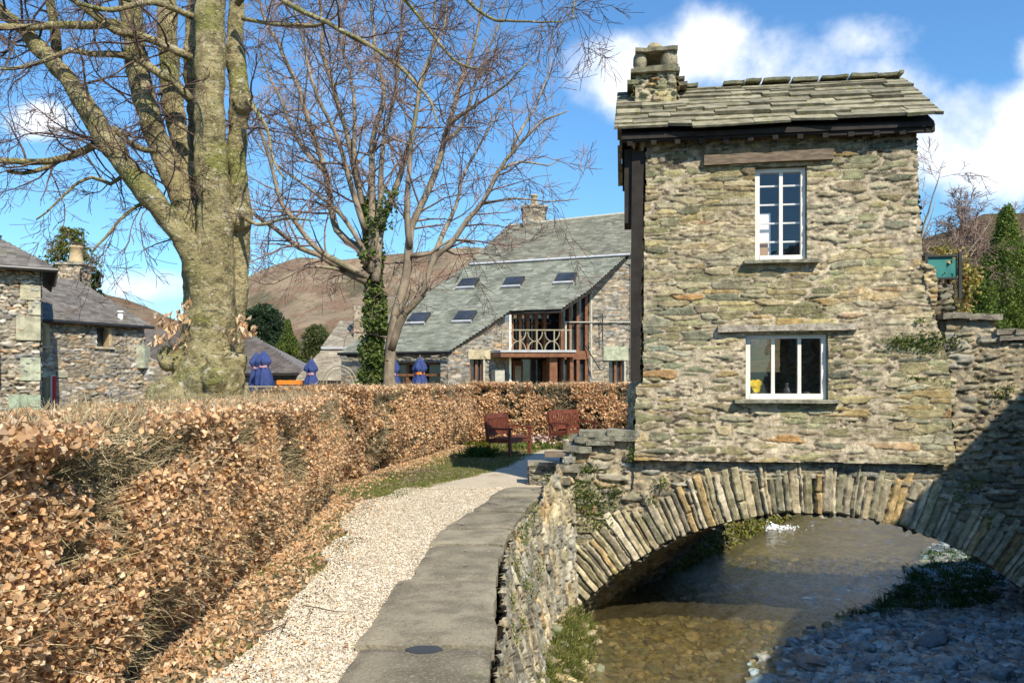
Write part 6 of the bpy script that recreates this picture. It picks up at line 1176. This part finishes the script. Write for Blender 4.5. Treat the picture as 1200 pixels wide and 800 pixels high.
# ------------------------------------------------------------------ weeds, grass, stones
GP = [(.13, .19, .03), (.09, .15, .025), (.19, .23, .05), (.16, .17, .05)]
def tuft_mesh(mb, cs, n, h, pal, spread=.05, wid=.006, up=(0, 0, 1)):
    cs = np.repeat(np.array(cs, float).reshape(-1, 3), n, 0); m0 = len(cs); p0 = cs+rng.normal(0, spread, (m0, 3))*np.array([1, 1, .25]); d = np.array(up)*1.+rng.normal(0, .45, (m0, 3)); d /= np.linalg.norm(d, axis=1)[:, None]; L = h*rng.uniform(.4, 1.2, (m0, 1)); sd = np.cross(d, rdir(m0)); sd /= np.linalg.norm(sd, axis=1)[:, None]
    p1 = p0+d*L*.6; p2 = p0+d*L+np.array([0, 0, -.25])*L*rng.uniform(0, 1, (m0, 1)); v = np.stack([p0-sd*wid, p0+sd*wid, p1+sd*wid*.8, p1-sd*wid*.8, p2], 1).reshape(-1, 3); i = np.arange(m0)[:, None]*5
    cc = np.array(pal)[rng.integers(0, len(pal), m0)]*rng.uniform(.7, 1.25, (m0, 1)); mb.add(v, i+[0, 1, 2, 3], i+[3, 2, 4], np.repeat(cc, 5, 0))
# grass on verges
mb = MB(); n = 11000; c = []
while len(c) < n:
    y = rng.uniform(3.5, 20.5, 4000); le = np.interp(y, [3.5, 4.7, 9, 11.3, 12.2, 14, 18, 20.5], [-1.85, -1.9, -2.2, -2.45, -2.8, -2.45, -1.7, -1.2]); ri = np.interp(y, [3.5, 4.7, 9, 10.8, 12.2, 15, 17, 19, 20.5], [-1.5, -1.5, -1.75, -1.95, -1.6, -.45, .1, .5, 2.0]); x = le-.25+(ri+.35-le)*rng.uniform(0, 1, 4000)
    d = fbm(x*2.3, y*1.4, 77, 3)+.30*(y > 11.6)-.03; k = (d > rng.uniform(0, .25, 4000)); c += list(np.stack([x, y, x*0], -1)[k])
c = np.array(c[:n]); tuft_mesh(mb, c, 7, .035, [(.16, .20, .035), (.20, .22, .05), (.26, .25, .07), (.12, .16, .03)], .035, .0035); tag(mb.build('verge_grass', m_green, base=(-1.5, 10, 0)), 'short patchy green grass along the path verge', 'grass', kind='stuff')
# dead leaves under hedges
mb = MB(); n = 9000; y = 2.5+18.5*rng.uniform(0, 1, n)**1.4; le = np.interp(y, [3.5, 4.7, 9, 11.3, 12.2, 14, 18, 21], [-1.85, -1.9, -2.2, -2.45, -2.8, -2.45, -1.7, -1.2]); x = le-.32+abs(rng.normal(0, .36, n)); leaves(mb, np.stack([x, y, np.full(n, .03)], -1), n, rng.uniform(.03, .06, n), LEAFPAL, up=None); tag(mb.build('fallen_leaves', m_leaf, base=(-1.5, 10, 0)), 'scattered fallen beech leaves at the foot of the hedge', 'leaves', kind='stuff')
# loose gravel
def clods(): 
    mb = MB(); n = 16000; y = 2.8+17*rng.uniform(0, 1, n)**1.5; le = np.interp(y, [3.5, 4.7, 9, 11.3, 12.2, 14, 18, 21], [-2.25, -2.3, -2.55, -2.8, -3.1, -2.7, -1.9, -1.4]); l = np.interp(y, L_[:, 1], L_[:, 0]); x = le+(l+.12-le)*rng.uniform(0, 1, n)
    rocks(mb, np.stack([x, y, np.full(n, .01)], -1), rng.uniform(.005, .02, n), (.4, .9), [(.20, .15, .09), (.28, .21, .13), (.14, .11, .06), (.36, .29, .19)]); tag(mb.build('soil_crumbs', m_peb, base=(-2, 6, 0)), 'crumbly brown soil along the foot of the hedge', 'soil', kind='stuff')
def rocks(mb, c, s, flat, pal, cvar=.3, k=1):
    """deformed low-poly stones"""
    phi = (1+5**.5)/2; V = np.array([(-1, phi, 0), (1, phi, 0), (-1, -phi, 0), (1, -phi, 0), (0, -1, phi), (0, 1, phi), (0, -1, -phi), (0, 1, -phi), (phi, 0, -1), (phi, 0, 1), (-phi, 0, -1), (-phi, 0, 1)])/1.9
    Fc = np.array([(0, 11, 5), (0, 5, 1), (0, 1, 7), (0, 7, 10), (0, 10, 11), (1, 5, 9), (5, 11, 4), (11, 10, 2), (10, 7, 6), (7, 1, 8), (3, 9, 4), (3, 4, 2), (3, 2, 6), (3, 6, 8), (3, 8, 9), (4, 9, 5), (2, 4, 11), (6, 2, 10), (8, 6, 7), (9, 8, 1)])
    if k == 2:
        v = list(map(tuple, V)); cache = {}; nf = []
        def mid(a, b):
            key = (min(a, b), max(a, b))
            if key not in cache: q = np.array(v[a])+np.array(v[b]); q = q/np.linalg.norm(q); v.append(tuple(q)); cache[key] = len(v)-1
            return cache[key]
        for a, b, c_3 in Fc: x, y, z = mid(a, b), mid(b, c_3), mid(c_3, a); nf += [(a, x, z), (b, y, x), (c_3, z, y), (x, y, z)]
        V = np.array(v); Fc = np.array(nf)
    n = len(c); m0 = len(V); X = np.tile(V[None], (n, 1, 1)); X = np.sign(X)*abs(X)**.75; X = X*(1+rng.normal(0, .13, (n, m0, 1))); X = X*np.stack([rng.uniform(.6, 1.2, n), rng.uniform(.5, 1.0, n), rng.uniform(*flat, n)], -1)[:, None]
    a = rng.uniform(0, 6.28, n); ca, sa = np.cos(a)[:, None], np.sin(a)[:, None]; tl = rng.normal(0, .22, (n, 1)); x = X[..., 0]*ca-X[..., 1]*sa; y = X[..., 0]*sa+X[..., 1]*ca; z = X[..., 2]+x*tl
    X = np.stack([x, y, z], -1)*np.asarray(s)[:, None, None]+c[:, None]; i = np.arange(n)[:, None, None]*m0
    cc = np.array(pal)[rng.integers(0, len(pal), n)]*rng.uniform(1-cvar, 1+cvar, (n, 1)); mb.add(X.reshape(-1, 3), None, (Fc[None]+i).reshape(-1, 3), np.repeat(cc, m0, 0))
mb = MB(); n = 62000; y = 3.6+9.0*rng.uniform(0, 1, n)**1.6; l = np.interp(y, L_[:, 1], L_[:, 0]); r = np.interp(y, R_[:, 1], R_[:, 0]); x = l-.18+(r-l+.2)*rng.uniform(0, 1, n); k = x < sl_l(y)+.02; x, y = x[k], y[k]
rocks(mb, np.stack([x, y, .03+fbm(x*2, y*2, 9)*.02], -1), rng.uniform(.0035, .0095, len(x)), (.4, .8), [(.68, .59, .45), (.76, .68, .54), (.54, .44, .31), (.62, .52, .38), (.80, .75, .64), (.40, .32, .22)]); tag(mb.build('loose_gravel', m_peb, base=(-1.2, 6, 0)), 'loose pale gravel chips strewn over the path', 'gravel', kind='stuff')
clods()
# river stones
PR = [(.27, .36, .38), (.21, .28, .30), (.36, .44, .44), (.38, .37, .32), (.15, .18, .19), (.29, .26, .22)]
c = []; s = []
while len(c) < 12000:
    x, y = rng.uniform(2, 11), rng.uniform(7.2, 18); d = bankD(x, y)
    if d > -.12 and x < .66*y+.5 and (d > .1 or rng.uniform() < .6): c.append((x, y, bankZ(x, y)+.005)); s.append(rng.lognormal(math.log(.042), .55))
mb = MB(); rocks(mb, np.array(c), np.clip(s, .018, .14), (.25, .55), PR, k=1); tag(mb.build('river_pebbles', m_rock, base=(5, 10, WZ)), 'grey blue slate pebbles covering the shaded gravel bank', 'pebbles', kind='stuff')
bigs = [(2.75, 8.95, .15), (2.9, 9.5, .11), (3.15, 9.9, .12), (3.6, 9.6, .16), (4.05, 9.25, .12), (4.4, 9.9, .15), (3.3, 8.6, .12), (4.9, 9.0, .14), (5.0, 8.2, .15), (3.9, 8.4, .10), (4.25, 10.5, .12), (3.7, 10.5, .11), (5.3, 8.7, .12), (2.62, 8.5, .11), (3.5, 8.1, .13), (4.5, 8.5, .11), (5.2, 9.9, .14), (4.7, 10.6, .12), (5.6, 11.2, .12), (5.0, 11.4, .1)]
for i, (x, y, s) in enumerate(bigs):
    mb = MB(); rocks(mb, np.array([(x, y, bankZ(x, y)+s*.3)]), [s*1.25], (.35, .6), PR, .15, k=2); o = mb.build('river_rock', m_rock)
    tag(o, 'large flat grey slate stone lying among the pebbles of the shaded gravel bank', 'stone', 'large stones on the gravel bank')
# far stones where the bank meets the arch
# plants on the gravel bank under the arch
mb = MB(); c = []
while len(c) < 300:
    px, py = rng.uniform(985, 1165), rng.uniform(640, 712); p = G(px, py, WZ+.15); d = bankD(p[0], p[1])
    if d > .05 and d < 3: c.append((p[0], p[1], bankZ(p[0], p[1])))
tuft_mesh(mb, c, 16, .16, [(.05, .14, .03), (.08, .18, .04), (.04, .09, .025), (.12, .15, .04)], .06, .006)
leaves(mb, np.array(c)[rng.integers(0, len(c), 1800)]+rng.normal(0, .08, (1800, 3))*[1, 1, .3]+[0, 0, .05], 1800, rng.uniform(.03, .07, 1800), [(.05, .15, .04), (.09, .2, .05), (.04, .1, .03)], aspect=.8); tag(mb.build('bank_weeds', m_green, base=(6, 12, WZ)), 'low green weeds growing on the gravel bank under the arch', 'weeds', kind='stuff')
mb = MB(); k = 260; p0 = np.array(c)[rng.integers(0, len(c), k)]; d = rng.normal(size=(k, 3))*[1, .6, .3]; d[:, 2] = abs(d[:, 2]); sticks(mb, p0, p0+d*.28, .006, [(.12, .08, .05), (.2, .15, .1)]); tag(mb.build('dead_twigs', m_hedgetwig, base=(6, 12, WZ)), 'tangle of dead twigs caught on the gravel bank edge', 'twigs', kind='stuff')
# stones under the water
mb = MB(); c = []; s = []
while len(c) < 5200:
    x, y = rng.uniform(.3, 8), rng.uniform(7.5, 17); d = bankD(x, y)
    if d < .1: c.append((x, y, bankZ(x, y)+.01)); s.append(rng.lognormal(math.log(.05), .5))
rocks(mb, np.array(c), np.clip(s, .02, .13), (.3, .6), [(.36, .27, .12), (.30, .25, .13), (.44, .34, .18), (.20, .17, .09), (.25, .26, .16), (.50, .42, .27)]); tag(mb.build('submerged_stones', m_rock, base=(4, 11, -2)), 'brown and golden stones lying under the shallow river water', 'stones', kind='stuff')
# grass at the foot of the retaining wall
mb = MB(); c = []
while len(c) < 1000:
    x, y = rng.uniform(.2, 1.1), rng.uniform(7.3, 11.3); l_ = x-np.interp(y, [0, 7.6, 9.3, 11.3], [.15, .2, .4, .8])
    if 0 < l_ < .40 and vn(np.array([x*3.]), np.array([y*3.]), 4)[0] > .33: c.append((x, y, bankZ(x, y)-.01))
tuft_mesh(mb, c, 14, .11, [(.15, .18, .04), (.22, .22, .06), (.11, .14, .035), (.28, .25, .10)], .05, .0045, up=(.35, -.15, .9)); tag(mb.build('bank_grass', m_green, base=(.6, 9, WZ)), 'rough yellow green grass at the foot of the river wall', 'grass', kind='stuff')
# weeds rooted in the masonry
def weed(lst, kind, label, name='wall_weed', size=(.02, .045), pal=GP):
    mb = MB()
    for (px, py, n, sx, sz, off) in lst:
        o = ray(px, py, OB, -EY, off); c = o+rng.normal(0, 1, (n, 3))*np.array([sx, .02, sz]); leaves(mb, c, n, rng.uniform(*size, n), pal, aspect=.7)
    o = mb.build(name, m_green, base=ray(lst[0][0], lst[0][1], OB, -EY, .0)); return tag(o, label, 'weed', kind='stuff')
weed([(665, 590, 420, .20, .12, .06), (690, 580, 380, .18, .10, .06), (700, 598, 260, .14, .12, .06), (672, 565, 120, .1, .06, .06), (722, 575, 90, .06, .05, .07), (740, 532, 70, .03, .05, .1), (762, 585, 70, .05, .04, .07), (775, 565, 70, .05, .05, .07), (690, 548, 90, .08, .04, .08), (645, 560, 60, .05, .04, .1), (700, 615, 60, .06, .06, .05), (662, 650, 60, .04, .06, .04), (658, 663, 40, .03, .05, .04)], 0, 'patches of green moss and ferns rooted in the left spandrel of the bridge')
weed([(1075, 402, 320, .15, .05, .1), (1095, 400, 260, .12, .06, .1), (1055, 398, 90, .06, .04, .14), (1090, 410, 90, .08, .03, .1), (1110, 450, 60, .05, .03, .06), (1120, 400, 60, .04, .05, .06), (1080, 376, 50, .05, .03, .1), (1075, 442, 60, .08, .015, .1), (1100, 445, 50, .08, .012, .06), (1170, 460, 60, .05, .04, .06), (1185, 455, 50, .03, .05, .06), (1140, 565, 90, .09, .05, .07), (1125, 585, 80, .08, .07, .07), (1160, 610, 50, .04, .06, .07)], 0, 'green weeds growing between stones right of the house', 'wall_weed')
mb = MB()
for (u, v, n, s) in [(Ls[1]+1.0, -.15, 60, .05), (Ls[1]+2.4, -.2, 120, .09), (Ls[1]+2.9, -.5, 90, .09), (Ls[1]+3.6, -.1, 120, .10), (Ls[1]+4.1, -.05, 120, .10), (Ls[1]+1.8, -.6, 80, .07), (Ls[1]+4.6, .0, 100, .08), (Ls[1]+3.4, -.7, 70, .1), (Ls[1]+4.2, -.6, 80, .1), (Ls[1]+2.0, -1.3, 90, .12), (Ls[1]+3.1, -1.4, 120, .14), (Ls[1]+.5, -.3, 50, .06)]:
    UU = np.array([[u], [u+.01]]); pp_, nn_ = fwall(UU, np.full_like(UU, v)); c = pp_[0, 0]+nn_[0, 0]*.07+rng.normal(0, s, (n, 3))*np.array([.4, 1, .8]); leaves(mb, c, n, rng.uniform(.018, .04, n), GP+[(.3, .26, .08)], aspect=.6)
tag(mb.build('wall_moss', m_green, base=(.1, 9, -1)), 'tufts of moss and small plants on the river wall face', 'moss', kind='stuff')
# left river bank wall beyond the bridge, mossy
fw = thing('far_river_wall', 'moss covered river bank wall seen through the arch beyond the bridge', 'wall', (6, 18, WZ)); mb = MB(); a = np.array([.80, 11.44])+WDIR[:2]*3.1; b = a+WDIR[:2]*16
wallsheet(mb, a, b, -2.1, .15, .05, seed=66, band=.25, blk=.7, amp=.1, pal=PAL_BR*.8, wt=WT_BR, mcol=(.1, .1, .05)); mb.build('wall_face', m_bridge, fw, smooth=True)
mb = MB(); n = 5000; u = rng.uniform(0, 15, n); v = WZ+abs(rng.normal(0, .55, n)); p = np.stack([a[0]+WDIR[0]*u, a[1]+WDIR[1]*u, v], -1)+np.array([WDIR[1], -WDIR[0], 0])*rng.uniform(.05, .35, (n, 1))*np.clip(.6-(v[:, None]-WZ)*.4, .15, 1); leaves(mb, p, n, rng.uniform(.05, .12, n), [(.16, .19, .03), (.22, .22, .04), (.28, .24, .06), (.1, .12, .03)], aspect=.6); mb.build('moss', m_green, fw)
# cascade beyond the arch
wf = thing('small_cascade', 'small splash of white water falling into the river beyond the arch', 'waterfall', G(903, 618, WZ)); g = ORI[wf]; mb = MB()
for k in range(16): mb.tube([g+np.array([-.45+rng.normal(0, .05), .35, .5]), g+np.array([-.40+rng.normal(0, .05), .1, .3]), g+np.array([-.35+rng.normal(0, .1), -.05, -.02])], [.010, .016, .024], 5)
mb.build('falling_water', m_foam, wf, smooth=True)
mb = MB(); X, Y = np.meshgrid(np.linspace(-1.1, 1.6, 70), np.linspace(-.8, .7, 60), indexing='ij'); rr = np.sqrt((X/.8)**2+(Y/.5)**2); Zf = (.16*np.exp(-((X+.3)**2+Y**2)/.06)+.05*(1-rr)+fbm(X*7, Y*7, 5, 4)*.14*np.clip(1.2-rr, 0, 1)); i = np.arange(69)[:, None]*60+np.arange(59)[None]; q = np.stack([i, i+60, i+61, i+1], -1); kp = (rr[:-1, :-1]+fbm(X[:-1, :-1]*4, Y[:-1, :-1]*4, 6, 4)*1.1) < .85; q = q[kp]; us_ = np.unique(q); mp_ = np.full(X.size, -1); mp_[us_] = np.arange(len(us_))
mb.add((np.stack([X, Y, Zf], -1)+g).reshape(-1, 3)[us_], mp_[q]); mb = MB(); nf = 420; fa = rng.uniform(0, 6.28, nf); fr3 = abs(rng.normal(0, .5, nf)); rocks(mb, g+np.stack([np.cos(fa)*fr3*.8-.1, np.sin(fa)*fr3*.45, .01+.15*np.exp(-(fr3/.3)**2)*rng.uniform(0, 1, nf)], -1), rng.uniform(.015, .06, nf)*np.exp(-fr3*.5), (.4, .9), [(1, 1, 1)], .05); mb.build('foam', m_foam, wf)
# daffodil clump, border plants
dc = thing('daffodil_clump', 'clump of green leaves with yellow daffodils at the foot of the hedge by the bench', 'flowers', (-.72, 18.0, 0)); g = ORI[dc]; mb = MB(); cs = g+rng.normal(0, .13, (70, 3))*[1.2, 1, 0]; tuft_mesh(mb, cs, 12, .32, [(.05, .11, .02), (.08, .16, .03), (.04, .08, .02)], .04, .009); mb.build('leaves', m_green, dc)
mb = MB(); leaves(mb, g+rng.normal(0, .15, (60, 3))*[1.2, 1, .25]+[0, 0, .31], 60, .07, [(.8, .6, .03), (.7, .5, .02)], aspect=.9); mb.build('flowers', m_yellow, dc)
bp = thing('border_plants', 'low mixed flower border with pale blooms between the two benches', 'plants', (.75, 20.3, 0)); g = ORI[bp]; mb = MB()
tuft_mesh(mb, g+rng.normal(0, 1, (160, 3))*[.5, .25, 0], 8, .2, GP, .05, .008); leaves(mb, g+rng.normal(0, 1, (500, 3))*[.5, .25, .05]+[0, 0, .12], 500, rng.uniform(.04, .1, 500), GP+[(.4, .2, .12), (.5, .35, .2), (.25, .3, .1)], aspect=.8); mb.build('foliage', m_green, bp)
mb = MB(); leaves(mb, g+rng.normal(0, 1, (70, 3))*[.35, .2, .06]+[0, 0, .25], 70, .09, [(.75, .55, .55), (.8, .7, .65)], aspect=.9); mb.build('blooms', m_leaf, bp)
tuft = MB(); tuft_mesh(tuft, ORI[fp]+np.array([0, 0, .28])+rng.normal(0, .05, (12, 3))*[1, 1, 0], 8, .14, GP, .03, .006); tuft.build('shoots', m_green, fp)
# fallen stick on the path and damp stains stay in the flag material; drain cover
pdl = MB(); c0 = G(497, 761, .09); n = 28; a = np.arange(n)*2*math.pi/n; rr = 1+fbm(np.cos(a)*2+9, np.sin(a)*2, 5, 3)*.3; pts = np.stack([c0[0]+np.cos(a)*.105*rr, c0[1]+np.sin(a)*.075*rr, np.full(n, .060)], -1)
pdl.prism(pts, (0, 0, .034)); tag(pdl.build('drain_cover', m_darkmetal), 'small dark oval cover set in the nearest coping slab', 'cover')
ds = MB(); ds.tube([G(x, y, .06) for x, y in [(300, 742), (318, 738), (334, 730), (337, 724), (346, 722)]], [.006, .006, .005, .004, .003], 5); ds.tube([G(334, 730, .06), G(330, 738, .06), G(338, 742, .05)], [.004, .003, .002], 5); tag(ds.build('fallen_twig', m_twig), 'crooked dark fallen twig lying across the gravel path', 'twig')
ds = MB(); ds.tube([G(x, y, .06) for x, y in [(358, 709), (375, 712), (392, 716), (405, 716)]], [.004, .005, .004, .002], 5); tag(ds.build('fallen_twig', m_twig), 'short straight fallen twig farther along the gravel path', 'twig')
mb = MB()
for (px, py, rx, ry) in ((497, 761, .105, .07), (498, 742, .05, .028)):
    c = G(px, py, .093); n = 26; a = np.arange(n)*2*math.pi/n; rr = 1+fbm(np.cos(a)*2, np.sin(a)*2, 5, 3)*.35; pts = [c+np.array([math.cos(t)*rx*r_, math.sin(t)*ry*2*r_, .012]) for t, r_ in zip(a, rr)]
